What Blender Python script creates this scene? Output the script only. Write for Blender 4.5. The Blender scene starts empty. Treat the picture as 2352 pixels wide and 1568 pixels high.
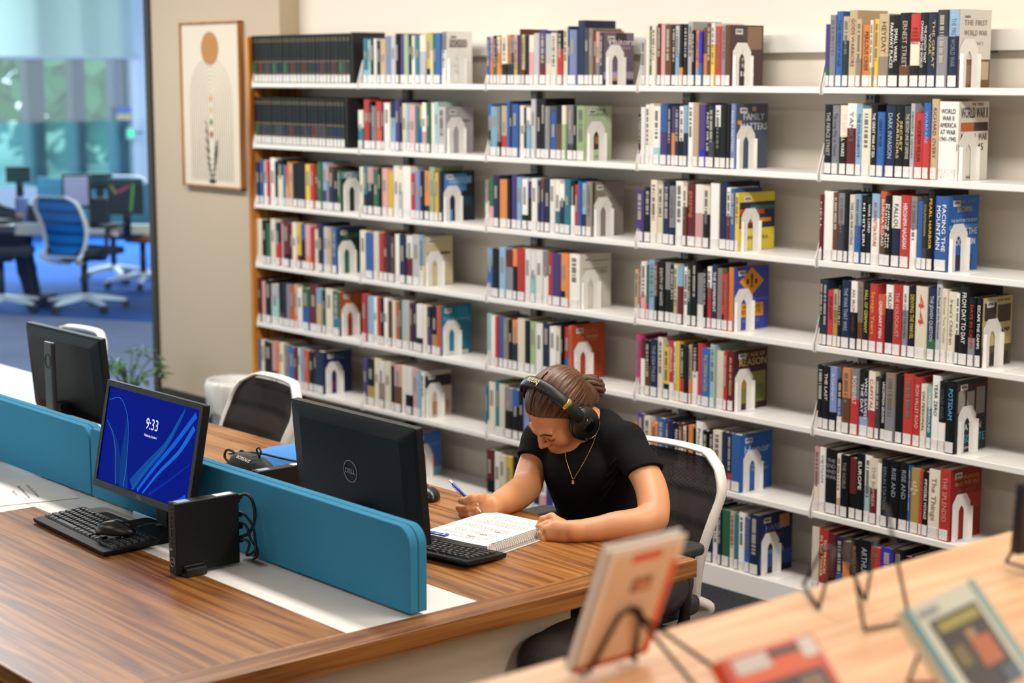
import bpy, bmesh, math, random, re
import numpy as np
from mathutils import Vector, Matrix
rnd = random.Random(7)
sc = bpy.context.scene
COL = sc.collection
PI = math.pi

# ---------------------------------------------------------------- camera
F_PX, IMG_W, IMG_H, CAM_H = 4109.0, 2352, 1568, 1.94
PITCH = math.atan(616 / F_PX); YAW = math.radians(40.56)
FLAT = Vector((-math.cos(YAW), math.sin(YAW), 0)); RGT = Vector((math.sin(YAW), math.cos(YAW), 0))
FWD = FLAT * math.cos(PITCH) - Vector((0, 0, 1)) * math.sin(PITCH)
UPV = Vector((0, 0, 1)) * math.cos(PITCH) + FLAT * math.sin(PITCH)
EYE = Vector((0, 0, CAM_H))
cam = bpy.data.cameras.new('camera'); camo = bpy.data.objects.new('camera', cam); COL.objects.link(camo)
M = Matrix.Identity(4)
for i in range(3):
    M[i][0] = RGT[i]; M[i][1] = UPV[i]; M[i][2] = -FWD[i]; M[i][3] = EYE[i]
camo.matrix_world = M
cam.sensor_width = 36; cam.lens = 36 * F_PX / IMG_W
cam.clip_start = .05; cam.clip_end = 300
cam.dof.use_dof = True; cam.dof.focus_distance = 4.85; cam.dof.aperture_fstop = 3.0; cam.dof.aperture_blades = 0
sc.camera = camo

def P(x, y, d):
    """world point seen at photograph pixel (x, y) at distance d along the view axis (used to take measurements)"""
    return EYE + FWD * d + RGT * ((x - 1176) / F_PX * d) + UPV * ((784 - y) / F_PX * d)
def on(x, y, axis, val):
    d = FWD * F_PX + RGT * (x - 1176) + UPV * (784 - y)
    return EYE + d * ((val - EYE[axis]) / d[axis])
def X_at(px, Y, z):
    u = px - 1176; dz = z - CAM_H
    return (F_PX * Y * RGT.y - u * (Y * FWD.y + dz * FWD.z)) / (u * FWD.x - F_PX * RGT.x)

# ---------------------------------------------------------------- world and lights
sc.view_settings.view_transform = 'Standard'; sc.view_settings.look = 'None'
sc.view_settings.gamma = 1; sc.view_settings.use_curve_mapping = False
sc.view_settings.exposure = -0.10
cy = sc.cycles
cy.max_bounces = 6; cy.diffuse_bounces = 3; cy.glossy_bounces = 3; cy.transmission_bounces = 4; cy.transparent_max_bounces = 8
cy.caustics_reflective = False; cy.caustics_refractive = False; cy.sample_clamp_indirect = 6
w = bpy.data.worlds.new('world'); sc.world = w; w.use_nodes = True
nt = w.node_tree; bg = nt.nodes['Background']
bg.inputs['Color'].default_value = (.84, .94, 1.0, 1); bg.inputs['Strength'].default_value = 2.8

def area(name, loc, rot, sx, sy, power, col=(1, .945, .865)):
    l = bpy.data.lights.new(name, 'AREA'); l.shape = 'RECTANGLE'; l.size = sx; l.size_y = sy
    l.energy = power; l.color = col
    o = bpy.data.objects.new(name, l); o.location = loc; o.rotation_euler = rot; COL.objects.link(o); return o
# rows of ceiling luminaires running along the book wall
for x in (-8.6, -6.2, -3.8, -1.4, 1.0):
    area('ceiling_lamp_light', (x, 3.55, 2.93), (math.radians(6), 0, 0), 1.9, .34, 60)
for x in (-7.4, -4.4, -1.4, 1.2):
    area('ceiling_lamp_light', (x, .2, 2.95), (0, 0, 0), 1.9, .5, 26)
# daylight falling through the office window beyond the glass
area('window_daylight', (-19.2, 9.5, 2.0), (math.radians(80), 0, math.radians(-90)), 7, 2.4, 900, (.74, .87, 1))

# ---------------------------------------------------------------- helpers
def srgb(h):
    h = h.lstrip('#'); v = [int(h[i:i + 2], 16) / 255 for i in (0, 2, 4)]
    return tuple(c / 12.92 if c <= .04045 else ((c + .055) / 1.055) ** 2.4 for c in v) + (1,)
MATS = {}
def mat(name, col='888888', rough=.5, metal=0, spec=.5, emit=None, es=1, bump=0, bscale=200, alpha=None, vary=0, vscale=30, sss=0):
    if name in MATS: return MATS[name]
    m = bpy.data.materials.new(name); m.use_nodes = True; MATS[name] = m
    n = m.node_tree; b = n.nodes['Principled BSDF']
    c = srgb(col)
    b.inputs['Base Color'].default_value = c; b.inputs['Roughness'].default_value = rough
    b.inputs['Metallic'].default_value = metal; b.inputs['Specular IOR Level'].default_value = spec
    if emit: b.inputs['Emission Color'].default_value = srgb(emit); b.inputs['Emission Strength'].default_value = es
    if alpha is not None: b.inputs['Alpha'].default_value = alpha
    if sss: b.inputs['Subsurface Weight'].default_value = sss; b.inputs['Subsurface Radius'].default_value = (.01, .004, .002); b.inputs['Subsurface Scale'].default_value = 1
    tc = n.nodes.new('ShaderNodeTexCoord')
    if vary:
        no = n.nodes.new('ShaderNodeTexNoise'); no.inputs['Scale'].default_value = vscale; no.inputs['Detail'].default_value = 5
        n.links.new(tc.outputs['Object'], no.inputs['Vector'])
        mx = n.nodes.new('ShaderNodeMixRGB'); mx.inputs[1].default_value = tuple(x * (1 - vary) for x in c[:3]) + (1,)
        mx.inputs[2].default_value = tuple(min(1, x * (1 + vary)) for x in c[:3]) + (1,)
        n.links.new(no.outputs['Fac'], mx.inputs[0]); n.links.new(mx.outputs[0], b.inputs['Base Color'])
    if bump:
        no = n.nodes.new('ShaderNodeTexNoise'); no.inputs['Scale'].default_value = bscale; no.inputs['Detail'].default_value = 3
        n.links.new(tc.outputs['Object'], no.inputs['Vector'])
        bp = n.nodes.new('ShaderNodeBump'); bp.inputs['Strength'].default_value = bump; bp.inputs['Distance'].default_value = .002
        n.links.new(no.outputs['Fac'], bp.inputs['Height']); n.links.new(bp.outputs['Normal'], b.inputs['Normal'])
    return m

def wood(name, cols, axis=0, scale=1.0, rough=.32, fine=.35):
    """planed wood with grain running along an axis; cols = dark..light"""
    if name in MATS: return MATS[name]
    m = bpy.data.materials.new(name); m.use_nodes = True; MATS[name] = m
    n = m.node_tree; b = n.nodes['Principled BSDF']; L = n.links.new
    tc = n.nodes.new('ShaderNodeTexCoord')
    mp = n.nodes.new('ShaderNodeMapping')
    s = [13 * scale] * 3; s[axis] = .55 * scale; mp.inputs['Scale'].default_value = s
    L(tc.outputs['Object'], mp.inputs['Vector'])
    n1 = n.nodes.new('ShaderNodeTexNoise'); n1.inputs['Scale'].default_value = 1.0; n1.inputs['Detail'].default_value = 2; n1.inputs['Distortion'].default_value = .35
    L(mp.outputs[0], n1.inputs['Vector'])
    mul = n.nodes.new('ShaderNodeMath'); mul.operation = 'MULTIPLY'; mul.inputs[1].default_value = 11; L(n1.outputs['Fac'], mul.inputs[0])
    fr = n.nodes.new('ShaderNodeMath'); fr.operation = 'PINGPONG'; fr.inputs[1].default_value = 1; L(mul.outputs[0], fr.inputs[0])
    mp2 = n.nodes.new('ShaderNodeMapping'); s2 = [170 * scale] * 3; s2[axis] = 3 * scale; mp2.inputs['Scale'].default_value = s2
    L(tc.outputs['Object'], mp2.inputs['Vector'])
    n2 = n.nodes.new('ShaderNodeTexNoise'); n2.inputs['Scale'].default_value = 1; n2.inputs['Detail'].default_value = 4; L(mp2.outputs[0], n2.inputs['Vector'])
    mx = n.nodes.new('ShaderNodeMath'); mx.operation = 'MULTIPLY_ADD'; mx.inputs[1].default_value = 1 - fine
    sc2 = n.nodes.new('ShaderNodeMath'); sc2.operation = 'MULTIPLY'; sc2.inputs[1].default_value = fine * 1.0; L(n2.outputs['Fac'], sc2.inputs[0])
    L(fr.outputs[0], mx.inputs[0]); L(sc2.outputs[0], mx.inputs[2])
    cr = n.nodes.new('ShaderNodeValToRGB'); el = cr.color_ramp.elements
    el[0].position = .22; el[0].color = srgb(cols[0]); el[1].position = .78; el[1].color = srgb(cols[-1])
    for i, c in enumerate(cols[1:-1]):
        e = el.new(.22 + .56 * (i + 1) / (len(cols) - 1)); e.color = srgb(c)
    L(mx.outputs[0], cr.inputs[0]); L(cr.outputs[0], b.inputs['Base Color'])
    b.inputs['Roughness'].default_value = rough
    return m

def link(o, parent=None):
    COL.objects.link(o)
    if parent is not None:
        o.parent = parent
    return o
def tag(o, label=None, cat=None, group=None, kind=None):
    if label: o['label'] = label
    if cat: o['category'] = cat
    if group: o['group'] = group
    if kind: o['kind'] = kind
    return o
def empty(name, loc=(0, 0, 0), rz=0, label=None, cat=None, group=None):
    o = bpy.data.objects.new(name, None); o.empty_display_size = .05; o.location = loc; o.rotation_euler = (0, 0, rz); link(o)
    return tag(o, label, cat, group)

class MB:
    """collects faces; every face carries a material index"""
    def __init__(s): s.v = []; s.f = []; s.mi = []; s.sm = []
    def add(s, vs, fs, mi=0, smooth=False):
        b = len(s.v); s.v += [tuple(v) for v in vs]
        for f in fs: s.f.append(tuple(b + i for i in f)); s.mi.append(mi); s.sm.append(smooth)
        return s
    def box(s, x0, x1, y0, y1, z0, z1, mi=0, mtx=None):
        vs = [Vector((x, y, z)) for z in (z0, z1) for y in (y0, y1) for x in (x0, x1)]
        if mtx is not None: vs = [mtx @ v for v in vs]
        return s.add(vs, [(0, 2, 3, 1), (4, 5, 7, 6), (0, 1, 5, 4), (2, 6, 7, 3), (0, 4, 6, 2), (1, 3, 7, 5)], mi)
    def prism(s, pts, axis, a, b, mi=0, mtx=None, smooth=False):
        """polygon pts in the two other axes (in order), extruded along axis from a to b"""
        def mk(p, t):
            v = [p[0], p[1]]; v.insert(axis, t); return Vector(v)
        n = len(pts); vs = [mk(p, a) for p in pts] + [mk(p, b) for p in pts]
        if mtx is not None: vs = [mtx @ v for v in vs]
        fs = [tuple(range(n)), tuple(range(2 * n - 1, n - 1, -1))]
        s.add(vs, fs, mi)
        return s.add(vs, [(i, i + n, (i + 1) % n + n, (i + 1) % n) for i in range(n)], mi, smooth)
    def tube(s, pts, r, seg=10, mi=0, cap=True, closed=False):
        pts = [Vector(p) for p in pts]; n = len(pts)
        rs = r if isinstance(r, (list, tuple)) else [r] * n
        vs = []; prev = None
        for i, p in enumerate(pts):
            if closed: t = pts[(i + 1) % n] - pts[i - 1]
            else: t = (pts[min(i + 1, n - 1)] - pts[max(i - 1, 0)])
            t = t.normalized() if t.length > 1e-9 else Vector((0, 0, 1))
            if prev is None:
                a = Vector((0, 0, 1)) if abs(t.z) < .9 else Vector((1, 0, 0))
                u = t.cross(a).normalized()
            else:
                u = (prev - t * prev.dot(t)); u = u.normalized() if u.length > 1e-9 else t.orthogonal().normalized()
            prev = u; w_ = t.cross(u)
            for k in range(seg):
                an = 2 * PI * k / seg; vs.append(p + (u * math.cos(an) + w_ * math.sin(an)) * rs[i])
        fs = []
        for i in range(n if closed else n - 1):
            j = (i + 1) % n
            for k in range(seg):
                k2 = (k + 1) % seg; fs.append((i * seg + k, i * seg + k2, j * seg + k2, j * seg + k))
        s.add(vs, fs, mi, True)
        if cap and not closed:
            b = len(s.v) - len(vs)
            s.f.append(tuple(b + k for k in range(seg - 1, -1, -1))); s.mi.append(mi); s.sm.append(False)
            s.f.append(tuple(b + (n - 1) * seg + k for k in range(seg))); s.mi.append(mi); s.sm.append(False)
        return s
    def lathe(s, prof, seg=32, mi=0, mtx=None, smooth=True):
        vs = []; n = len(prof)
        for r, z in prof:
            for k in range(seg):
                a = 2 * PI * k / seg; vs.append(Vector((r * math.cos(a), r * math.sin(a), z)))
        if mtx is not None: vs = [mtx @ v for v in vs]
        fs = [(i * seg + k, i * seg + (k + 1) % seg, (i + 1) * seg + (k + 1) % seg, (i + 1) * seg + k) for i in range(n - 1) for k in range(seg)]
        return s.add(vs, fs, mi, smooth)
    def ball(s, c, r, mi=0, seg=16, mtx=None):
        r = (r, r, r) if not isinstance(r, (tuple, list)) else r
        m = Matrix.Translation(c) @ (mtx or Matrix()) @ Matrix.Diagonal((*r, 1))
        pr = [(math.sin(PI * i / (seg // 2)), -math.cos(PI * i / (seg // 2))) for i in range(seg // 2 + 1)]
        return s.lathe([(max(a, 1e-4), z) for a, z in pr], seg, mi, m)
    def build(s, name, mats, parent=None, bevel=0, seg=2, sub=0, loc=None):
        me = bpy.data.meshes.new(name); me.from_pydata(s.v, [], s.f)
        for m in (mats if isinstance(mats, (list, tuple)) else [mats]): me.materials.append(m)
        me.polygons.foreach_set('material_index', s.mi); me.polygons.foreach_set('use_smooth', s.sm)
        me.update()
        bm = bmesh.new(); bm.from_mesh(me); bmesh.ops.remove_doubles(bm, verts=bm.verts, dist=1e-6); bmesh.ops.recalc_face_normals(bm, faces=bm.faces); bm.to_mesh(me); bm.free()
        o = bpy.data.objects.new(name, me); link(o, parent)
        if loc: o.location = loc
        if bevel:
            b = o.modifiers.new('b', 'BEVEL'); b.width = bevel; b.segments = seg; b.limit_method = 'ANGLE'; b.angle_limit = .6; b.harden_normals = False
        if sub:
            b = o.modifiers.new('s', 'SUBSURF'); b.levels = sub; b.render_levels = sub
        return o

def bez(pts, n=8):
    """Catmull-Rom through pts"""
    pts = [Vector(p) for p in pts]; out = []
    q = [pts[0] * 2 - pts[1]] + pts + [pts[-1] * 2 - pts[-2]]
    for i in range(1, len(q) - 2):
        a, b, c, d = q[i - 1:i + 3]
        for k in range(n):
            t = k / n
            out.append(.5 * ((2 * b) + (c - a) * t + (2 * a - 5 * b + 4 * c - d) * t * t + (3 * b - a - 3 * c + d) * t ** 3))
    out.append(pts[-1]); return out
def rrect(x0, x1, y0, y1, r, n=6):
    rr = r if isinstance(r, (list, tuple)) else [r] * 4   # corners: x1y1, x0y1, x0y0, x1y0
    out = []
    for (cx, cy_, sx, sy, a0), q in zip(((x1, y1, -1, -1, 0), (x0, y1, 1, -1, 90), (x0, y0, 1, 1, 180), (x1, y0, -1, 1, 270)), rr):
        if q <= 0: out.append((cx, cy_)); continue
        for k in range(n + 1):
            a = math.radians(a0 + 90 * k / n); out.append((cx + sx * q + q * math.cos(a), cy_ + sy * q + q * math.sin(a)))
    return out
def text(name, body, size, mtx, m, parent=None, ext=.0002, width=None, align='CENTER'):
    """lettering as a mesh, centred on mtx, optionally fitted to a width"""
    c = bpy.data.curves.new(name, 'FONT'); c.body = body; c.size = size; c.align_x = align; c.align_y = 'CENTER'; c.extrude = ext; c.resolution_u = 2
    t = bpy.data.objects.new(name, c); me = bpy.data.meshes.new_from_object(t); bpy.data.objects.remove(t); me.name = name
    me.materials.clear(); me.materials.append(m)
    o = bpy.data.objects.new(name, me); link(o)
    if width and len(me.vertices):
        xs = [v.co.x for v in me.vertices]; k = width / max(1e-4, max(xs) - min(xs)); off = (max(xs) + min(xs)) / 2
        for v in me.vertices: v.co.x = (v.co.x - off) * k
    if parent is not None: o.parent = parent
    o.matrix_local = mtx
    return o
def frame(o, x, y, z=None):
    """matrix with origin o, text direction x, text up y"""
    x = Vector(x).normalized(); y = Vector(y); z = x.cross(y).normalized(); y = z.cross(x)
    m = Matrix.Identity(4)
    for i in range(3): m[i][0] = x[i]; m[i][1] = y[i]; m[i][2] = z[i]; m[i][3] = o[i]
    return m
# ---------------------------------------------------------------- the room
def struct(o, kind='structure'): o['kind'] = kind; return o
def carpet(name, c0, c1, sc_=90):
    m = bpy.data.materials.new(name); m.use_nodes = True; n = m.node_tree; b = n.nodes['Principled BSDF']; L = n.links.new
    tc = n.nodes.new('ShaderNodeTexCoord'); no = n.nodes.new('ShaderNodeTexNoise'); no.inputs['Scale'].default_value = sc_; no.inputs['Detail'].default_value = 6
    n2 = n.nodes.new('ShaderNodeTexNoise'); n2.inputs['Scale'].default_value = 1.1; n2.inputs['Detail'].default_value = 2
    L(tc.outputs['Object'], no.inputs['Vector']); L(tc.outputs['Object'], n2.inputs['Vector'])
    ad = n.nodes.new('ShaderNodeMath'); ad.operation = 'MULTIPLY_ADD'; ad.inputs[1].default_value = .6; L(no.outputs['Fac'], ad.inputs[0])
    h = n.nodes.new('ShaderNodeMath'); h.operation = 'MULTIPLY'; h.inputs[1].default_value = .4; L(n2.outputs['Fac'], h.inputs[0]); L(h.outputs[0], ad.inputs[2])
    cr = n.nodes.new('ShaderNodeValToRGB'); cr.color_ramp.elements[0].position = .3; cr.color_ramp.elements[0].color = srgb(c0)
    cr.color_ramp.elements[1].position = .7; cr.color_ramp.elements[1].color = srgb(c1); L(ad.outputs[0], cr.inputs[0])
    L(cr.outputs[0], b.inputs['Base Color']); b.inputs['Roughness'].default_value = .95; b.inputs['Specular IOR Level'].default_value = .1
    bp = n.nodes.new('ShaderNodeBump'); bp.inputs['Strength'].default_value = .4; bp.inputs['Distance'].default_value = .004; L(no.outputs['Fac'], bp.inputs['Height']); L(bp.outputs[0], b.inputs['Normal'])
    return m
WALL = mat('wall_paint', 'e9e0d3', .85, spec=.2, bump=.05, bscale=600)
WALL_DIM = mat('wall_paint_dimmed', 'c4b49e', .85, spec=.2, bump=.05, bscale=600)  # darker copy of the wall paint: weaker light here is put into the colour
CEIL = mat('ceiling_paint', 'efeae2', .9, spec=.1)
SH_Y = 5.20       # wall behind the shelving
ART_Y = 5.08      # wall with the picture
def wallbox(name, b, m):
    mb = MB(); mb.box(*b); return struct(mb.build(name, m))
fl = struct(MB().box(-9.3, 5, -4.5, 5.35, -.1, 0).build('floor', carpet('carpet_charcoal', '1e1e21', '3a3b40')))
# office floor beyond the glass: slate and blue carpet colours meeting at a line
fa = MB().prism([(-13.66, 6.24 - 3), (-13.66, 6.24), (-12.55, 6.88), (-9.30, 8.6), (-9.3, -4.5), (-13.66, -4.5)][:6], 2, -.1, -.001)
fa.build('floor', carpet('carpet_slate', '6c7088', '8b8fa6'))['kind'] = 'structure'
struct(MB().box(-21.8, -9.3, -6, 26, -.12, -.006).build('floor', carpet('carpet_blue', '123f86', '2860aa', 60)))
wallbox('wall_back', (-7.745, 5, SH_Y, SH_Y + .15, 0, 3.0), WALL)
wallbox('wall_left', (-9.045, -7.745, ART_Y, SH_Y + .15, 0, 3.0), WALL_DIM)
wallbox('wall_right', (5, 5.15, -4.5, 5.35, 0, 3.0), WALL)
wallbox('wall_front', (-9.3, 5.15, -4.65, -4.5, 0, 3.0), WALL)
wallbox('ceiling', (-9.3, 5.15, -4.65, 5.35, 3.0, 3.1), CEIL)
wallbox('ceiling', (-21.8, -9.3, -6, 26, 3.4, 3.5), CEIL)
# dark plinth running along the picture wall
struct(MB().box(-9.0, -7.76, ART_Y - .03, ART_Y, 0, .155).build('baseboard_left', mat('plinth', '2b2724', .6)))
# glazed partition: dark post, head and glass in the plane of the picture wall
POST = mat('dark_bronze', '3d362f', .45, .3)
struct(MB().box(-9.10, -9.045, ART_Y - .02, ART_Y + .1, 0, 3.0).build('trim_1', POST, bevel=.004))
gl = bpy.data.materials.new('partition_glass'); gl.use_nodes = True
_n = gl.node_tree; _n.nodes.clear(); _o = _n.nodes.new('ShaderNodeOutputMaterial'); _t = _n.nodes.new('ShaderNodeBsdfTransparent'); _g = _n.nodes.new('ShaderNodeBsdfGlossy'); _m = _n.nodes.new('ShaderNodeMixShader'); _m.inputs[0].default_value = .035
_t.inputs[0].default_value = (.93, .98, 1, 1); _g.inputs['Roughness'].default_value = .03
_n.links.new(_t.outputs[0], _m.inputs[1]); _n.links.new(_g.outputs[0], _m.inputs[2]); _n.links.new(_m.outputs[0], _o.inputs[0])
w1 = struct(MB().box(-17.5, -9.10, ART_Y + .03, ART_Y + .038, .002, 2.98).build('window_1', gl))
struct(MB().box(-17.5, -9.1, ART_Y, ART_Y + .07, 2.96, 3.0).build('trim_2', POST))
# far window wall of the office (plane facing +X), tall panes, frosted lower band, roller shade
WX = -21.5
WHITE = mat('white_frame', 'e9f1f6', .5)
def vwin(px): return on(px, 300, 0, WX).y
y_r = vwin(316)
struct(MB().box(WX - .2, WX, y_r, 24, 0, 3.4).build('wall_far', mat('far_wall', 'dfe9f0', .8)))
struct(MB().box(WX - .25, WX, -6, 26, 0, .5).build('wall_far_low', mat('far_wall')))
fr = MB()
fr.box(WX - .08, WX + .06, y_r - .10, y_r + .0, .5, 3.4)
struct(fr.build('trim_3', WHITE))
struct(MB().box(WX - .06, WX - .05, -6, y_r, .5, 3.4).build('window_2', gl))
DK = mat('dark_mullion', '3c4250', .5)
for i, (a, b_, c) in enumerate(((74, 114, '1c1f28'), (178, 207, '0a1a34'), (272, 292, '2a4468'), (304, 315, '182c48'))):
    struct(MB().box(WX - .3, WX - .1, vwin(a), vwin(b_), .5, 3.4).build('trim_' + str(i + 4), mat('mullion_' + c, c, .5)))
# roller shade (real cloth hung just inside the pane)
zb = on(160, 134, 0, WX + .1).z
sh = MB().add([(WX + .09, -6, zb + .02), (WX + .09, y_r - .02, zb + .02), (WX + .09, y_r - .02, 3.4), (WX + .09, -6, 3.4)], [(0, 1, 2, 3)]).build('roller_shade', mat('shade_cloth', 'e9f0f8', .8, emit='dcebfb', es=0))
tag(sh, 'white roller shade pulled halfway down over the office window', 'shade')
MB().tube([(WX + .09, -6, zb + .01), (WX + .09, y_r - .02, zb + .01)], .018).build('hem_bar', WHITE, sh)
_m = MATS['shade_cloth']; _b = _m.node_tree.nodes['Principled BSDF']
_tr = _m.node_tree.nodes.new('ShaderNodeBsdfTranslucent'); _tr.inputs[0].default_value = (.90, .97, 1, 1); _mx = _m.node_tree.nodes.new('ShaderNodeMixShader'); _mx.inputs[0].default_value = .88
_out = [q for q in _m.node_tree.nodes if q.type == 'OUTPUT_MATERIAL'][0]
_m.node_tree.links.new(_b.outputs[0], _mx.inputs[1]); _m.node_tree.links.new(_tr.outputs[0], _mx.inputs[2]); _m.node_tree.links.new(_mx.outputs[0], _out.inputs[0])
# frosted film on the lower part of the pane
fz = on(200, 278, 0, WX).z
fm = bpy.data.materials.new('frosted_film'); fm.use_nodes = True; _n = fm.node_tree; _n.nodes.clear()
_o = _n.nodes.new('ShaderNodeOutputMaterial'); _t = _n.nodes.new('ShaderNodeBsdfTransparent'); _d = _n.nodes.new('ShaderNodeBsdfTranslucent'); _m = _n.nodes.new('ShaderNodeMixShader')
_t.inputs[0].default_value = (.70, .90, 1, 1); _d.inputs[0].default_value = (.22, .50, .68, 1); _m.inputs[0].default_value = .55
_n.links.new(_t.outputs[0], _m.inputs[1]); _n.links.new(_d.outputs[0], _m.inputs[2]); _n.links.new(_m.outputs[0], _o.inputs[0])
tag(MB().add([(WX - .045, -6, .5), (WX - .045, y_r - .1, .5), (WX - .045, y_r - .1, fz), (WX - .045, -6, fz)], [(0, 1, 2, 3)]).build('frosted_window_film', fm), 'pale blue frosted film covering the lower half of the office window', 'window film')
# outdoors beyond the window
struct(MB().box(-75, WX - .3, -30, 60, -.3, -.2).build('ground_outside', mat('lawn', 'a9c29a', .9, vary=.3, vscale=.7)))
def tree(x, y, h, r, lab, shade):
    t = empty('garden_tree', (x, y, -.2), 0, lab, 'tree', 'trees outside the office window')
    MB().tube([(0, 0, 0), (.1, 0, h * .4), (0, .1, h * .75)], [.18, .14, .06], 8).build('trunk', mat('bark', '5b4a3a', .9), t)
    mb = MB(); q = random.Random(int(x * 7 + y))
    for k in range(900):
        a = q.uniform(0, 2 * PI); e = q.uniform(-1, 1); rr = r * (q.uniform(.3, 1)) ** .6
        c = Vector((math.cos(a) * math.sqrt(1 - e * e) * rr, math.sin(a) * math.sqrt(1 - e * e) * rr, h * .62 + e * rr * 1.15))
        d1 = Vector((q.gauss(0, 1), q.gauss(0, 1), q.gauss(0, 1))).normalized() * .34 * q.uniform(.6, 1.4); d2 = d1.orthogonal().normalized() * .18
        mb.add([c - d1, c + d2, c + d1, c - d2], [(0, 1, 2, 3)])
    mb.build('crown', mat('leaf_' + shade, shade, .7, vary=.35, vscale=2), t)
tree(-36, 9.5, 5.5, 3.2, 'pale green tree seen through the left of the office window', '9db47c')
tree(-31, 12.6, 6.0, 2.9, 'dense green tree seen right of the wide window mullion', '4f8a50')
tree(-38, 19.2, 7.0, 4.0, 'dark green tree behind the right side of the office window', '2f6f45')
tree(-44, 14.0, 6, 4.0, 'yellow green tree standing farthest outside the office window', '8aa860')
tree(-28, 15.0, 5.0, 2.0, 'green tree at the window edge beside the white frame', '3f7f4c')
# small blue and cream sign on the frame at the window's right
sp = on(286, 262, 0, WX + .3)
s_ = MB().box(WX + .01, WX + .03, vwin(268), vwin(307), on(0, 264, 0, WX).z, on(0, 250, 0, WX).z).build('window_sign', mat('sign_blue', '1762c0', .5))
tag(s_, 'small blue and cream sign on the office window beside the frame', 'sign')
MB().box(WX + .031, WX + .036, vwin(266), vwin(310), on(0, 280, 0, WX).z, on(0, 266, 0, WX).z).build('sign_band', mat('sign_cream', 'd9cc8a', .5), s_)
s_ = MB().box(WX + .05, WX + .12, vwin(284), vwin(318), on(0, 327, 0, WX).z, on(0, 300, 0, WX).z).build('door_card_reader', mat('reader_white', 'd5e6ef', .5), bevel=.01)
tag(s_, 'white card reader with green light beside the office window', 'card reader')
MB().box(WX + .121, WX + .126, vwin(284), vwin(295), on(0, 322, 0, WX).z, on(0, 303, 0, WX).z).build('status_light', mat('green_led', '35e08a', .5, emit='35e08a', es=1.2), s_)
MB().box(WX + .121, WX + .126, vwin(302), vwin(318), on(0, 314, 0, WX).z, on(0, 309, 0, WX).z).build('slot', mat('slot_dark', '14304a', .5), s_)

# ---------------------------------------------------------------- shelving
SF_Y = 4.90
BX = [-7.735, -6.82, -5.896, -4.98, -4.072, -3.155, -2.24, -1.325]
SZ = [1.892 - .302 * k for k in range(6)] + [.082]
STEEL = mat('shelf_enamel', 'e4e1dc', .38, spec=.5)
STEELD = mat('upright_steel', '77736c', .45, .4)
lib = empty('library_shelving', (0, 0, 0), 0, 'long white steel library shelving filled with books along the back wall', 'shelving')
for b in range(7):
    x0, x1 = BX[b] + .006, BX[b + 1] - .006
    for k, z in enumerate(SZ):
        mb = MB()
        if k < 6:
            prof = [(SF_Y, z), (SF_Y, z - .021), (SF_Y + .006, z - .024), (SF_Y + .012, z - .021), (SF_Y + .012, z - .004), (SH_Y - .035, z - .004), (SH_Y - .035, z)]
        else:
            prof = [(SF_Y, z), (SF_Y, 0), (SH_Y - .02, 0), (SH_Y - .02, z)]
        mb.prism(prof, 0, x0, x1)
        s = mb.build('shelf' if k < 6 else 'base_shelf', STEEL, lib, bevel=.0022)
        if k < 6:
            for xe in (x0 - .001, x1 - .001):
                MB().prism([(SF_Y - .002, z - .026), (SF_Y - .002, z + .004), (SF_Y + .030, z + .105), (SF_Y + .05, z + .125), (SH_Y - .03, z + .125), (SH_Y - .03, z - .026)], 0, xe, xe + .002).build('bracket', STEEL, s)
    if b > 0:
        up = MB(); xc = BX[b]
        up.box(xc - .02, xc + .02, SH_Y - .030, SH_Y - .001, 0, 1.98)
        u = up.build('upright', STEELD, lib)
        sl = MB()
        for i in range(72):
            for sx in (-.013, .006): sl.box(xc + sx, xc + sx + .006, SH_Y - .0312, SH_Y - .0302, .12 + i * .0254, .134 + i * .0254)
        sl.build('slots', mat('slot_black', '24211e', .6), u)
# top rail behind the top shelf
MB().box(BX[0] + .93, BX[-1], SH_Y - .05, SH_Y - .002, 1.925 + .09, 2.085).build('top_rail', STEEL, lib, bevel=.003)
ep = MB().prism([(SF_Y - .012, 0), (SF_Y - .012, 2.12), (SH_Y, 2.12), (SH_Y, 0)], 0, -7.765, -7.739).build('end_panel', wood('end_panel_oak', ['8a4c12', 'b56f22', 'c98735'], 2, 1.0, .4), lib, bevel=.002)
ep['label'] = 'orange oak end panel'
# small outlet box on the wall behind the top shelf
oz = on(2275, 100, 1, SH_Y - .03)
e = MB().box(oz.x - .02, oz.x + .012, SH_Y - .045, SH_Y, oz.z - .03, oz.z + .03).build('wall_outlet', mat('outlet_brown', '5a5238', .5), bevel=.003)
tag(e, 'small dark outlet box on the wall above the top shelf', 'outlet')

# ---------------------------------------------------------------- picture
art = empty('framed_art_print', (-8.385, 5.062, 1.77), 0, 'tall framed abstract print with a tan sun, arches and a fern', 'picture')
OAK = wood('frame_oak', ['8f5a26', 'a86c30', 'b87c40'], 2, 1.5, .5)
fw, fh, t = .302, .44, .011
for nm, bx in (('frame_rail', (-fw, fw, -.016, .016, fh - t, fh)), ('frame_rail', (-fw, fw, -.016, .016, -fh, -fh + t)), ('frame_stile', (-fw, -fw + t, -.016, .016, -fh, fh)), ('frame_stile', (fw - t, fw, -.016, .016, -fh, fh))):
    MB().box(*bx).build(nm, OAK, art, bevel=.002)
MB().box(-fw + t, fw - t, -.006, .004, -fh + t, fh - t).build('canvas', mat('print_cream', 'ddd2c0', .8), art)
def disc(cx_, cz, rx, rz_, y, n=40): return [(cx_ + rx * math.cos(2 * PI * i / n), cz + rz_ * math.sin(2 * PI * i / n)) for i in range(n)]
MB().prism(disc(.0, .30, .088, .088, 0), 1, -.0075, -.006).build('sun_motif', mat('print_tan', 'b5804c', .8), art)
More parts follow.
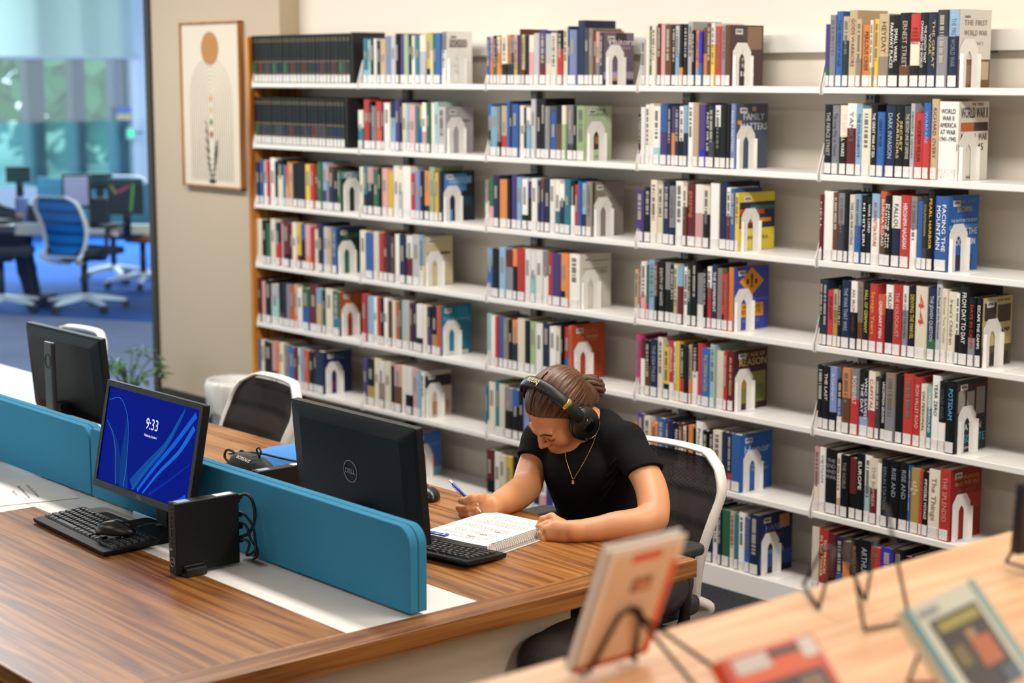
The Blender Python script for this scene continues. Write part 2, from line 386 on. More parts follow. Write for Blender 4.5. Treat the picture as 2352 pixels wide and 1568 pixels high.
for i in range(9):
    r = .028 + i * .0225
    pts = [(r, -.0065, -.40)] + [(r * math.cos(a), -.0065, .04 + r * math.sin(a) * 1.0) for a in [PI * k / 24 for k in range(25)]] + [(-r, -.0065, -.40)]
    MB().tube(pts, .0019, 4).build('arch_line', mat('print_line', 'a79b88', .8), art)
for z, c in ((.035, 'd28a5c'), (-.025, 'dba884'), (-.09, '4d7a5c'), (-.155, '8c2a22')):
    MB().prism([(0, z + .022), (.014, z), (0, z - .022), (-.014, z)], 1, -.0085, -.0065).build('diamond_motif', mat('motif_' + c, c, .8), art)
fern = MB()
for s_, ln in ((-1, 1), (1, 1)):
    st = bez([(0, 0, -.41), (.026 * s_, 0, -.30), (.046 * s_, 0, -.16 - .05 * s_)], 8)
    fern.tube([(p.x, -.0075, p.z) for p in st], .0018, 4)
    for i in range(2, 17, 2):
        p = st[min(i, len(st) - 1)]
        for d in (s_, -s_ * .7):
            a = math.radians(46 - i * 1.0) * d; L_ = (.060 if d == s_ else .030) * (1 - abs(i - 9) / 18)
            dx, dz = math.sin(a) * L_, math.cos(a) * L_
            fern.add([(p.x, -.008, p.z), (p.x + dx * .5 - dz * .12, -.008, p.z + dz * .5 + dx * .12), (p.x + dx, -.008, p.z + dz), (p.x + dx * .5 + dz * .12, -.008, p.z + dz * .5 - dx * .12)], [(0, 1, 2, 3)])
fern.prism(disc(0, -.405, .035, .012, 0, 14), 1, -.0085, -.006)
fern.build('fern_motif', mat('print_ink', '26312c', .8), art)
# ---------------------------------------------------------------- books
# each row: bay, shelf, zoom origin x, zoom scale, '<left edge><colours><height cm>' ..., right edge, cover depth cm
PAL = dict(K='101115', N='1d2a4e', B='1f62b4', b='86b6d8', R='cc2420', r='6e1c20', O='ef8a1e', o='d9582a', Y='efc624', y='b8923c', G='2c6e48', g='a7c088', T='1f7c92', t='a2cdcb', W='f0ece4', w='c6c5c8', C='e8dcc4', c='cdb48c', P='4b3884', p='e2a3a2', M='cf1870', S='8c8c94', s='40424b', U='6e4526', u='988876', k='22322f', V='7f93cc', E='2420c8')
CN = dict(K='black', N='navy', B='blue', b='light blue', R='red', r='dark red', O='orange', o='rust orange', Y='yellow', y='gold', G='green', g='pale green', T='teal', t='pale teal', W='white', w='light grey', C='cream', c='tan', P='purple', p='pink', M='magenta', S='grey', s='charcoal', U='brown', u='taupe', k='dark green', V='periwinkle', E='bright blue')
ROWS = [
 (5,1,1860,3.733,'125PG21.5 165S24.6 215B25.8 270ck24 325cc26 392cu23 436O21 510Cc22.5 535Y22.8 572cu24.5 660K24 755KU24.6 846RCK24.2 930K24.5 1003N24.5 1078sS25.2 1168bN25.2',1256,18),
 (5,2,1860,3.733,'112K24.2 182S24 242CK24 305Wr24.7 385b24 440CC23 515K24.3 570B22 632N24.3 715K24.5 790sK24.2 855w25 890R22 965BR25.2 1022c26.6 1085W25.8',1250,17),
 (5,3,1860,3.563,'72r23 101W24.4 178U24 226Ss24 276K24 312C23.7 360bB24 408K23.6 450K23.4 492bW24.5 556oU25.5 606KK24 656WN24.2 731R24.6 810SW24.4 860B23 908ks24.8 950K27 1000B25',1112,17),
 (5,4,1860,3.563,'68k23.4 98N23.2 136R20 186cy20.4 224K22 254N24 326WK24 378uU24 421K24 478R23.8 544oR20.4 600WK24 670R24.5 741WS24.3 787K24.3 856C24.8 951NG24.7 1016w28.4 1062C24.8 1110C24 1172WK23.8 1206K27.2 1286KS23 1340K23',1390,17),
 (5,5,1840,2.852,'92K23 139K23 180VK23 224KBC19 262OU23.4 314SR23.6 368KNb23.6 432CR23.6 478s22 508K23 546uS24 607K23.8 657R24.6 722R24 773C22 812tT21.6 846W25.6 897KW24 941K24.6',1004,18),
 (5,6,1840,2.852,'78pC23.4 110W23.6 150K23.6 230Cc22.6 254K22.6 305rK22 352K24 402Wt24 444Cr23.4 492W22 518K24 567K24 629K24 693B23.4 706y22.8 765R22.4 786K22.4 828C23.8 900R24.6',967,18),
 (5,7,1840,2.852,'60C24 108R24 166rK23 214NB22.5 264UO21.5 312KU23 362K23.5 446R22 506E22.6 590K23.2 654KC21.4 704K22 762pK21.4 814C21 860c20.6 900K20',940,16),
 (4,1,1440,2.703,'78w17.6 108C22.8 132G22.4 152C22.6 178r23.4 202p23.4 230U22.8 270K22.8 296wb22.4 320KO23 342K23 372w23.8 401K20.6 420Ob20.5 442EB20 464UO21.5 492U23 519WY23 542R21.8 578S21.6 602U22.2',637,18),
 (4,2,1440,2.703,'68K19.4 83W22 107W23 133CW23.4 156Wt22.4 198BP23.2 243KN23 266PO22.6 290N22.8 317WK22.6 346bN23 372W24 405c23.8 440PE23.3 479K23 505ks23 540WK23.2 576K23.6 615K23.6 634V23.8',662,18),
 (4,3,1440,2.703,'52P20 101K21.4 142C24.4 182C22.8 218N23.8 262SN22.6 294W24.6 340CU22.8 365r23.8 420Wp23.8 470CK23.4 511W24.6 564N25.2 611Wr23.4 638B23 667Y21.6',690,20),
 (4,4,1440,3.92,'68c19.2 101RB19.8 122Wp22.6 170GR21.4 192b23.6 246UK23.2 272K23.4 330SK23.2 378K22.4 416Cc23 450br22.4 499W22.2 539k23.2 576K25 619SW20.5 686K22.4 712WR23.4 749N24.4 802u23.2 846RK21 866R21.4 900O24',941,20),
 (4,5,1440,3.92,'68M23.4 116rW22 156KU22 205N23 272C24 321YK20.4 372RW23.4 412Wp23 428Y23.4 466KR22.4 508K22.2 552cO23 576KW23.6 628R24 668B22.6 742t24.4 786C22.2 862R22.4 892r23',944,19),
 (4,6,1420,3.267,'108O18.5 140P22.6 187C22 238OW20 290B22.4 346P22 372N21.4 405KW21.4 447rW22 480C21 503K21.4 522O22 557K21 575W24 626K21 668K21.4 706Cu22 770N22 812NR22 846B22',915,18),
 (4,7,1420,3.267,'560S21 600K22 650N22 700W21 740N22 766G22 826cC22 860T21.4 892W22.4 936B21 979N23',1050,19),
 (3,1,1090,2.8,'78B20 101pO20 120KG20.4 141CO20 160O20 173CK20.6 209Ok20.6 228SN19.8 250pY20.4 275N20.4 291U22.8 303cU20.6 320K20.4 346Cp20.2 379w21 413Pr22 456wC20.6 490C21 528KR22 562C23 590N23.4 609V22 655N25.6 701s22.6 731u22.4 757rU21.4 778pS21 802s20.6',826,17),
 (3,2,1090,2.8,'78Bk22 104b21 145Sk21 166cR21.4 201B23.4 221N23.4 240B22.2 281C21.6 315N21 333Wb21 361w24.4 390K24.6 422K24.6 452S21.6 481B19.6 523KU22 560Cg22 586Ss22.2 627K22 652g22',706,15),
 (3,3,1090,2.8,'65uC20 88Gp21 116N22 154O20.6 205K21 229P23 266b22 296WK21.4 333PK20.4 366W22 401N21.2 419UP22 441N22 477W22 509WT22 540WN20.6 577T22.4 616KW22 640R20.6 664B22 688bN21.4 712u22',750,18),
 (3,4,1090,2.341,'62bB20.6 95K21 131b22 165rS21 206OK22 229R22.6 272W22.4 300Wt22 326W22.4 362SW22 388R22 412P22 458OK22.2 488O22.2 505W22.4',560,18),
 (3,5,1090,2.341,'60t22.6 86W22 108R22 124B22 148u21.6 175K21.4 198Ok21.6 228C22.6 266K22 296g22 326W21.6 362N22.6 402W21.4 434CO21 461K23 474RB22 505o23',520,19),
 (3,6,1090,2.341,'55T21 72C23 106T23.4 131C23 161SK22 202BK22 236K22 262V21 292K21 330S22 360W22 400N22 440C21',500,16),
 (3,7,1090,2.341,'65rK23 100W22.6 132C22 166YK22 200K22.4 240S22 272W22 310tN22 345Wp21 384PE21 416C22',462,17),
 (2,1,810,3.266,'75Tb20.6 106t20 131k21 160W20.4 181K19.4 203c20 246V21.4 284w21.6 318K22.4 346P22 381g22 414N22 441CW21.4 463T21.2 500Cw21.6 545YK22.4 578gC22 600G21.6 622B22.2 660SW22.6',692,15),
 (2,2,810,3.266,'42WT18 78R23 122K22 140S20 172Ro22 216N20.6 236W21.6 281Nb22.6 320P23 352K22.6 366C21.6 399b21.2 427p21 467T20.4 495YB20.6 520Wp22 552G22 582W22 608t22.4 634w20.4',690,16),
 (2,3,810,3.266,'48C22 78TN22.4 108pK22 151G21 192K22 216p22 258Y21 300W23.4 340Cw22 372W23.6 432R20.6 470V22 506N21.8 530ON22 568g23.8 606K22 616Y21.8 644N22',664,19),
 (2,4,810,2.528,'38C22.4 74B21.6 120C22.6 150R22 174r22 200N21.6 224U21 242W22.4 268N22.6 304Wr22.4 342w23.2 385bC22.6',411,17),
 (2,5,810,2.528,'54R22.6 80b22 118W22 136R22 158K22 180W22.4 203U21 223C21.6 243o21.4 266G22 285w22.6 328r21.8 346N21.6 370WK22 405C21.8 430NP21.4 453Ky22 487o22.6',510,18),
 (2,6,810,2.528,'58P22 82Ky22.6 124C23.4 152Wu22.4 184C22.8 220K21 240pU22 281C22.4 306WK22.4 345p22 371b21.4 394W21',412,16),
 (2,7,810,2.528,'60rO20 95C20.6 125oR20.8 160YC20 190G20 230W20.4 262Y20 292pg20 318R21',345,17),
 (1,3,560,3.564,'66uw16.5 101N20.6 131B22.4 157pW22 189R21.6 208W23.4 251K21.6 276KC22.8 322T20.4 343Mp20 360O22 378c21 396K21.6 436K22 468K22 496Y21.4 541R21.4 574Ur21 607G23 638bP22.8 668pS21.6 692UN21 734K20.4 770G19.6',796,18),
 (1,4,560,3.136,'70NP20 86C22.4 131K22 164G20.6 194C23.2 230NR21.4 262p21.2 288rK22 330r21.6 350C22.6 382Yr22 408BK22 444pO22.4 480R21 502C20.4 536N23.6 570w22 600c21 630B22',664,18),
 (1,5,560,3.136,'75K17 102r22.4 124p21 150K22.2 192wt20.4 246KU21.6 278N21.8 304S21.4 330o21 362cO22 384W20.6 418GB20.8 468r23.4 524bc22 562KG21 586C22.4 636GT21.6',688,17),
 (1,6,560,3.136,'83B21 119C21 151K20.6 205pN21.4 236O21 258C21.4 286S20.6 318B20.2 360r20.4 384W20.6 404b21 430o20.2 466K20 498N20.6 520N21',574,17),
 (1,7,560,3.136,'300W20 340C20 380B20 430B20.6 470Cg20.4 510g20.2 552Wb20 600B20 650N20.4 690B20 730N20.6 780B20',800,16),
]
TITLES = {  # (bay, shelf, place from the left): (text, colour)
 (5,1,3):('THE GREAT WAR','1b3a66'),(5,1,5):('GODS WARRIORS','5a2b1a'),(5,1,7):('GERMINIFYCATION'[:0] or 'PERILOUS CRISIS','1c1a18'),(5,1,10):('HEYDAY','4a3524'),(5,1,11):('SMALL WARS,\nFARAWAY PLACES','f2efe8'),(5,1,12):('ERNEST STREET','b9a890'),
 (5,1,13):('THE\nWAR\nTHAT\nENDED\nPEACE','7a1410'),(5,1,14):('THE MONTH THAT\nCHANGED THE WORLD','e8e6e0'),(5,1,15):('THE GREAT\nWAR','c9b46a'),(5,1,17):('THE FIRST WORLD WAR','6f7c8a'),
 (5,2,1):('THE FIERCE STREET','b9b4ac'),(5,2,2):('The Long Way to Victory','31467a'),(5,2,3):('TO END ALL WARS','e8e6e0'),(5,2,4):('YANKS','6a5a4c'),(5,2,5):('THE DOUGHBOYS','1b2430'),(5,2,7):('THE GREAT WAR AT SEA','f0eee8'),(5,2,8):('GREAT WAR','1b2c4a'),
 (5,2,9):('DARK INVASION','9fb6c4'),(5,2,10):('SECRET\nWARRIORS','d8c47c'),(5,2,11):('THE SECOND LINE OF DEFENSE','c9c2b8'),(5,2,12):('MEMORY & HISTORY','3a3a3a'),(5,2,13):('WOODROW WILSON','3b0c0c'),(5,2,14):('WARFARE','8fa6e0'),(5,2,15):('RICHARD OVERY','7a2a1e'),(5,2,16):('WORLD\nWAR II\nAMERICA\nAT WAR\n1941-1945','1a1a1a'),
 (5,3,1):('HELL','d8c0b8'),(5,3,6):('TAKE CARE WAR HASTINGS','2a4a86'),(5,3,8):('HI HITLER!','f0eee8'),(5,3,9):('WAR LORD','e0dcd4'),(5,3,10):('AN UNWRITTEN FUTURE','b2402e'),(5,3,11):('BURMA ROAD','e8d8c8'),(5,3,12):('Killing the\nRising Sun','f0eee8'),(5,3,13):('FALLOUT','1c1c20'),
 (5,3,14):('HIROSHIMA NAGASAKI','f4e4e2'),(5,3,17):('COUNTDOWN','b39a50'),(5,3,18):('PEARL HARBOR','eeb42a'),(5,3,19):('FACING THE\nMOUNTAIN','eef2f8'),
 (5,4,3):('INFAMY','1a1214'),(5,4,6):('THE WAR THAT WAS','98a4c4'),(5,4,7):('AN IRON WIND','55343c'),(5,4,9):('FALL OF GERMANY','c4c83c'),(5,4,10):('Savage Years','f09a2a'),(5,4,11):('ORDINARY MEN','f6e6e2'),(5,4,12):('HOLOCAUST','1a1c20'),(5,4,13):('THE HOLOCAUST','e8968c'),
 (5,4,14):('HOW COULD THIS HAPPEN','4a4e58'),(5,4,15):('DENYING THE MARVEL','c8b444'),(5,4,16):('44','c8322a'),(5,4,17):('THE JEWISH QUESTION','b8c2d8'),(5,4,18):('Anne Frank and the Holocaust','4a4438'),(5,4,19):('Between Two Worlds','b89a5c'),(5,4,20):("Irena's Children",'6a6450'),(5,4,22):('FROM DAY TO DAY','e8e6e2'),(5,4,23):('DAYS IN CAMPS','c0302a'),(5,4,24):('ESCAPE THE CAMPS','f0eee8'),
 (5,5,2):('THE LAST','e0ddd6'),(5,5,3):('ROMNEY','c8d0ea'),(5,5,6):('ROOSEVELT','f4e0dc'),(5,5,7):('WHO SAVED\nTHE DAY','e6e8ee'),(5,5,8):('CAPITALISM','c03028'),(5,5,10):('UNCOMMON GROUND','e8e6e0'),(5,5,14):('IRON VALLEY ROAD','e8b0a8'),(5,5,15):('ON PERSONAL','5a3226'),(5,5,16):('UNDERGROUND','e8f2f0'),(5,5,17):('YEAR ZERO','2c2c30'),(5,5,18):('COLD WAR','55585e'),(5,5,19):('POTSDAM','58a6d6'),
 (5,6,2):('VIETNAM','8c98a8'),(5,6,3):('THE\nEND\nAND\nWAR','8c8c90'),(5,6,5):('THE NOBLE','8c8478'),(5,6,7):('EUROPE','e8e4dc'),(5,6,9):('THE BOMBER','c8a08c'),(5,6,11):('BERLIN STATION','6a7480'),(5,6,12):('RISE AND','9098a4'),(5,6,13):('RISE AND','9098a4'),(5,6,15):('635\nTHE\nSTORY\nOF','f0e4b8'),(5,6,17):('IMPOSSIBLE VOYAGE','e6e4e0'),(5,6,18):('The Things','8a7c50'),(5,6,19):('THE SPLENDID','d89088'),
 (5,7,2):('THE PRINCES\nIN THE TOWER','f0d8a8'),(5,7,6):('BLOODLINE','b88a44'),(5,7,7):('ARTHUR','a8b0b8'),(5,7,8):('ROYAL','c8743c'),
 (4,2,20):('FAMILY MATTERS','d8dce8'),(4,2,15):('FACT OR LIE','e8e6e2'),(4,3,9):('gasping','c86a54'),(4,4,7):('DEATH OF WHITE','c8c4bc'),(4,4,18):('THE EXPERIMENT','e8ecf2'),(4,4,20):('STRANGE','3c362e'),(4,5,7):('GRIDLOCK','f6e2dc'),(4,5,4):('THE DEATHLESS','8c94b0'),(4,5,15):('THE COMMON NATION','c8b080'),(4,5,19):('AN AGE OF REASON','d8c090'),(4,6,8):('REASONS','f0eee8'),(4,6,14):('Prisoner','2a2a2c'),
 (3,2,12):('COCHRAN','a8a49c'),(3,2,15):('THEY','8fa6e0'),
}
BOOKM = bpy.data.materials.new('book_jacket'); BOOKM.use_nodes = True
_n = BOOKM.node_tree; _b = _n.nodes['Principled BSDF']; _a = _n.nodes.new('ShaderNodeVertexColor'); _a.layer_name = 'Col'
_tc = _n.nodes.new('ShaderNodeTexCoord'); _no = _n.nodes.new('ShaderNodeTexNoise'); _no.inputs['Scale'].default_value = 60; _no.inputs['Detail'].default_value = 4
_n.links.new(_tc.outputs['Object'], _no.inputs['Vector']); _mx = _n.nodes.new('ShaderNodeMixRGB'); _mx.blend_type = 'MULTIPLY'; _mx.inputs[0].default_value = .35
_n.links.new(_a.outputs['Color'], _mx.inputs[1]); _n.links.new(_no.outputs['Color'], _mx.inputs[2]); _ga = _n.nodes.new('ShaderNodeMixRGB'); _ga.inputs[0].default_value = .82
_n.links.new(_mx.outputs[0], _ga.inputs[1]); _n.links.new(_a.outputs['Color'], _ga.inputs[2]); _n.links.new(_ga.outputs[0], _b.inputs['Base Color']); _b.inputs['Roughness'].default_value = .5; _b.inputs['Specular IOR Level'].default_value = .3
PAGES = mat('page_edges', 'e2d8c4', .9)
_p = PAGES.node_tree
LBL = mat('call_label', 'dad7d4', .5)
def mark_noise(m, sx, sz, lo, dark):
    n = m.node_tree; b = n.nodes['Principled BSDF']; tc = n.nodes.new('ShaderNodeTexCoord'); mp = n.nodes.new('ShaderNodeMapping'); mp.inputs['Scale'].default_value = (sx, sx, sz)
    no = n.nodes.new('ShaderNodeTexNoise'); no.inputs['Scale'].default_value = 1; no.inputs['Detail'].default_value = 1; n.links.new(tc.outputs['Object'], mp.inputs[0]); n.links.new(mp.outputs[0], no.inputs['Vector'])
    cr = n.nodes.new('ShaderNodeValToRGB'); e = cr.color_ramp.elements; e[0].position = lo; e[0].color = b.inputs['Base Color'].default_value; e[1].position = lo + .04; e[1].color = srgb(dark)
    n.links.new(no.outputs['Fac'], cr.inputs[0]); n.links.new(cr.outputs[0], b.inputs['Base Color'])
mark_noise(LBL, 260, 120, .66, '6a6a6e')
INK = {}
def ink(h): return mat('ink_' + h, h, .5)

def book_geo(x0, x1, yf, z0, hgt, dep, cols, splits):
    """jacket and page block of one upright book; returns (verts, faces, facecolours), page box"""
    vs, fs, fc = [], [], []
    wd = x1 - x0; t = min(.0022, wd * .12); bul = min(.0035, wd * .12)
    prof = [(x0, yf + dep), (x0, yf + bul), (x0 + wd * .15, yf + bul * .35), (x0 + wd * .5, yf), (x1 - wd * .15, yf + bul * .35), (x1, yf + bul), (x1, yf + dep), (x1 - t, yf + dep), (x1 - t, yf + bul + t), (x0 + t, yf + bul + t), (x0 + t, yf + dep)]
    n = len(prof); zs = [0] + list(splits) + [1]
    for s in range(len(zs) - 1):
        b = len(vs)
        for zz in (zs[s], zs[s + 1]):
            vs += [(p[0], p[1], z0 + hgt * zz) for p in prof]
        c = cols[len(cols) - 1 - s]
        for i in range(n):
            fs.append((b + i, b + (i + 1) % n, b + n + (i + 1) % n, b + n + i)); fc.append(c)
        if s == 0: fs.append(tuple(b + i for i in range(n - 1, -1, -1))); fc.append(c)
        if s == len(zs) - 2: fs.append(tuple(b + n + i for i in range(n))); fc.append(c)
    pg = (x0 + t, x1 - t, yf + bul + t, yf + dep - .003, z0 + .003, z0 + hgt - .003)
    return vs, fs, fc, pg
def color_mesh(name, vs, fs, fc):
    me = bpy.data.meshes.new(name); me.from_pydata(vs, [], fs); me.materials.append(BOOKM)
    ca = me.color_attributes.new('Col', 'BYTE_COLOR', 'CORNER')
    buf = []
    for p, c in zip(me.polygons, fc): buf += list(c) * p.loop_total
    ca.data.foreach_set('color', buf); me.update(); return me
ORD = ['first','second','third','fourth','fifth','sixth','seventh','eighth','ninth','tenth','eleventh','twelfth','thirteenth','fourteenth','fifteenth','sixteenth','seventeenth','eighteenth','nineteenth','twentieth','twenty-first','twenty-second','twenty-third','twenty-fourth','twenty-fifth','twenty-sixth','twenty-seventh','twenty-eighth','twenty-ninth','thirtieth']
SHN = ['top', 'second', 'third', 'fourth', 'fifth', 'sixth', 'bottom']
def jit(c, a=.14):
    k = .80 * (1 + rnd.uniform(-a, a)); g = sum(c[:3]) / 3; k = k if g < .6 else min(.93, k * 1.12)
    return tuple(min(1, (x * .86 + g * .14) * k) for x in c[:3]) + (1,)
LIST = []; ENDS = {}
for bay, row, ox, scl, s, xe, cdep in ROWS:
    toks = re.findall(r'(\d+)([A-Za-z]+)([\d.]+)', s); z = SZ[row - 1]; yf0 = SF_Y + .012
    xs = [X_at(ox + int(t[0]) / scl, yf0, z + .05) for t in toks] + [X_at(ox + xe / scl, yf0, z + .05)]
    for i, t in enumerate(toks):
        yf = yf0 + rnd.uniform(-.003, .006); last = i == len(toks) - 1
        hc = [c for c in t[1]]; h = float(t[2]) / 100
        dep = min(.215, cdep / 100 if last else h * rnd.uniform(.62, .72))
        n = len(hc); sp = [] if n == 1 else ([rnd.choice((.3, .42, .55, .66))] if n == 2 else [.3, .62])
        LIST.append(dict(bay=bay, row=row, i=i, n=len(toks), x0=xs[i] + .0004, x1=xs[i + 1] - .0004, yf=yf, z=z + .0004, h=h, dep=dep, c=hc, sp=sp, last=last))
    ENDS[(bay, row)] = (xs[-1], yf0, z, float(toks[-1][2]) / 100, cdep / 100)
# the long matching reference set with gilt bands fills two shelves at the wooden end panel
for row, x1z, n, seed in ((1, 868, 27, 3), (2, 826, 26, 5)):
    z = SZ[row - 1]; q = random.Random(seed); xa = X_at(560 + 60 / 3.564, SF_Y + .012, z + .05); xb = X_at(560 + x1z / 3.564, SF_Y + .012, z + .05)
    for i in range(n):
        LIST.append(dict(bay=1, row=row, i=i, n=n, x0=xa + (xb - xa) * i / n + .0006, x1=xa + (xb - xa) * (i + 1) / n - .0006, yf=SF_Y + .012 + q.uniform(0, .002), z=z + .0004, h=.232, dep=.2, c=['K', q.choice('krNsrNkkG'), 'K'], sp=[.22, .41], last=i == n - 1, enc=True))
LIST.sort(key=lambda d: (0 if d['last'] else 1, -d['bay'], d['row'] if d['bay'] != 4 else (d['row'] if d['row'] < 6 else d['row'] + 1)))
FAR = dict(v=[], f=[], c=[], pg=MB(), lb=MB())
BAYN = {5: 'fifth', 4: 'fourth', 3: 'third', 2: 'second', 1: 'first'}
COVER_BOOKS = {}
for k, d in enumerate(LIST):
    cols = [jit(srgb(PAL[c])) for c in d['c']]
    vs, fs, fc, pg = book_geo(d['x0'], d['x1'], d['yf'], d['z'], d['h'], d['dep'], cols, d['sp'])
    wd = d['x1'] - d['x0']; lx0, lx1 = d['x0'] + wd * .10, d['x1'] - wd * .10; lz0 = d['z'] + .004; lz1 = lz0 + .036
    band = []
    if d.get('enc'):
        for zz in (.9, .86, .45, .43, .2): band.append((d['z'] + d['h'] * zz, .0022))
    if k < 300:
        ox_, oy_, oz_ = (d['x0'] + d['x1']) / 2, d['yf'], d['z']
        me = color_mesh('book', [(v[0] - ox_, v[1] - oy_, v[2] - oz_) for v in vs], fs, fc)
        o = bpy.data.objects.new('book', me); o.location = (ox_, oy_, oz_); link(o)
        cn = CN[d['c'][0]]; cn += (' and ' + CN[d['c'][-1]]) if len(d['c']) > 1 and d['c'][-1] != d['c'][0] else ''
        size = 'tall ' if d['h'] > .248 else 'short ' if d['h'] < .206 else ''
        pl = 'last' if d['last'] else ORD[d['i']]
        tag(o, f"{size}{cn} book, {pl} on {SHN[d['row'] - 1]} shelf, {BAYN[d['bay']]} bay from oak panel", 'book', f"books on the {SHN[d['row'] - 1]} shelf of the {BAYN[d['bay']]} bay")
        MB().box(pg[0] - ox_, pg[1] - ox_, pg[2] - oy_, pg[3] - oy_, pg[4] - oz_, pg[5] - oz_).build('page_block', PAGES, o)
        lb = MB().box(lx0 - ox_, lx1 - ox_, -.0012, .0005, lz0 - oz_, lz1 - oz_)
        lb.build('spine_label', LBL, o)
        tt = TITLES.get((d['bay'], d['row'], d['i'] + 1)) if not d.get('enc') else None
        if tt:
            body, tc_ = tt; nl = body.count('\n') + 1
            stacked = nl >= 4
            if stacked:
                text('title', body, wd * .36 if nl < 5 else wd * .3, frame((0, -.0012, d['h'] * .70), (1, 0, 0), (0, 0, 1)), ink(tc_), o, width=wd * .86)
            else:
                L_ = d['h'] * (.62 if len(body) > 9 else .42)
                text('title', body, wd * (.62 if nl == 1 else .40), frame((0, -.0012, d['h'] * (.58 if len(body) > 9 else .68)), (0, 0, -1), (1, 0, 0)), ink(tc_), o, width=L_)
        elif not d.get('enc') and rnd.random() < .75:      # faint lettering on the spine: short raised strokes
            lum = sum(cols[0][:3]); q = random.Random(k); mb = MB(); zz = d['h'] * .93
            while zz > d['h'] * q.uniform(.25, .5):
                gl_ = q.uniform(.0022, .006); cw = wd * .2
                mb.box(-cw, cw, -.0010, .0005, zz - gl_, zz); zz -= gl_ + q.choice((.0012, .0012, .0012, .006))
            mb.build('title', ink('a8a196' if lum < .5 else '6c6660'), o)
        if d['last']: COVER_BOOKS[(d['bay'], d['row'])] = (o, d)
        if d.get('enc'):
            g = MB()
            for bz, bh in band: g.box(-wd * .42, wd * .42, -.001, .0005, bz - oz_, bz + bh - oz_)
            g.build('gilt_band', ink('8a7a4c'), o)
    else:
        b = len(FAR['v']); FAR['v'] += vs; FAR['f'] += [tuple(b + i for i in f) for f in fs]; FAR['c'] += fc
        FAR['pg'].box(*pg); FAR['lb'].box(lx0, lx1, d['yf'] - .0010, d['yf'] + .0006, lz0, lz1)
        for bz, bh in band: FAR['lb'].box(d['x0'] + wd * .08, d['x1'] - wd * .08, d['yf'] - .001, d['yf'] + .0005, bz, bz + bh, 1)
        q = random.Random(k)
        if not d.get('enc') and q.random() < .7:
            z_ = d['z'] + d['h'] * q.uniform(.45, .6); FAR['lb'].box(d['x0'] + wd * .3, d['x1'] - wd * .3, d['yf'] - .0010, d['yf'] + .0006, z_, z_ + d['h'] * q.uniform(.15, .35), 2 if sum(cols[0][:3]) < .8 else 3)
far = bpy.data.objects.new('distant_books', color_mesh('distant_books', FAR['v'], FAR['f'], FAR['c'])); link(far)
tag(far, 'remaining rows of library books on the shelves farthest from the front', 'books', kind='stuff')
FAR['pg'].build('page_blocks', PAGES, far)['kind'] = 'stuff'
FAR['lb'].build('spine_labels', [LBL, ink('8a7a4c'), ink('8f897e'), ink('8c8680')], far)['kind'] = 'stuff'

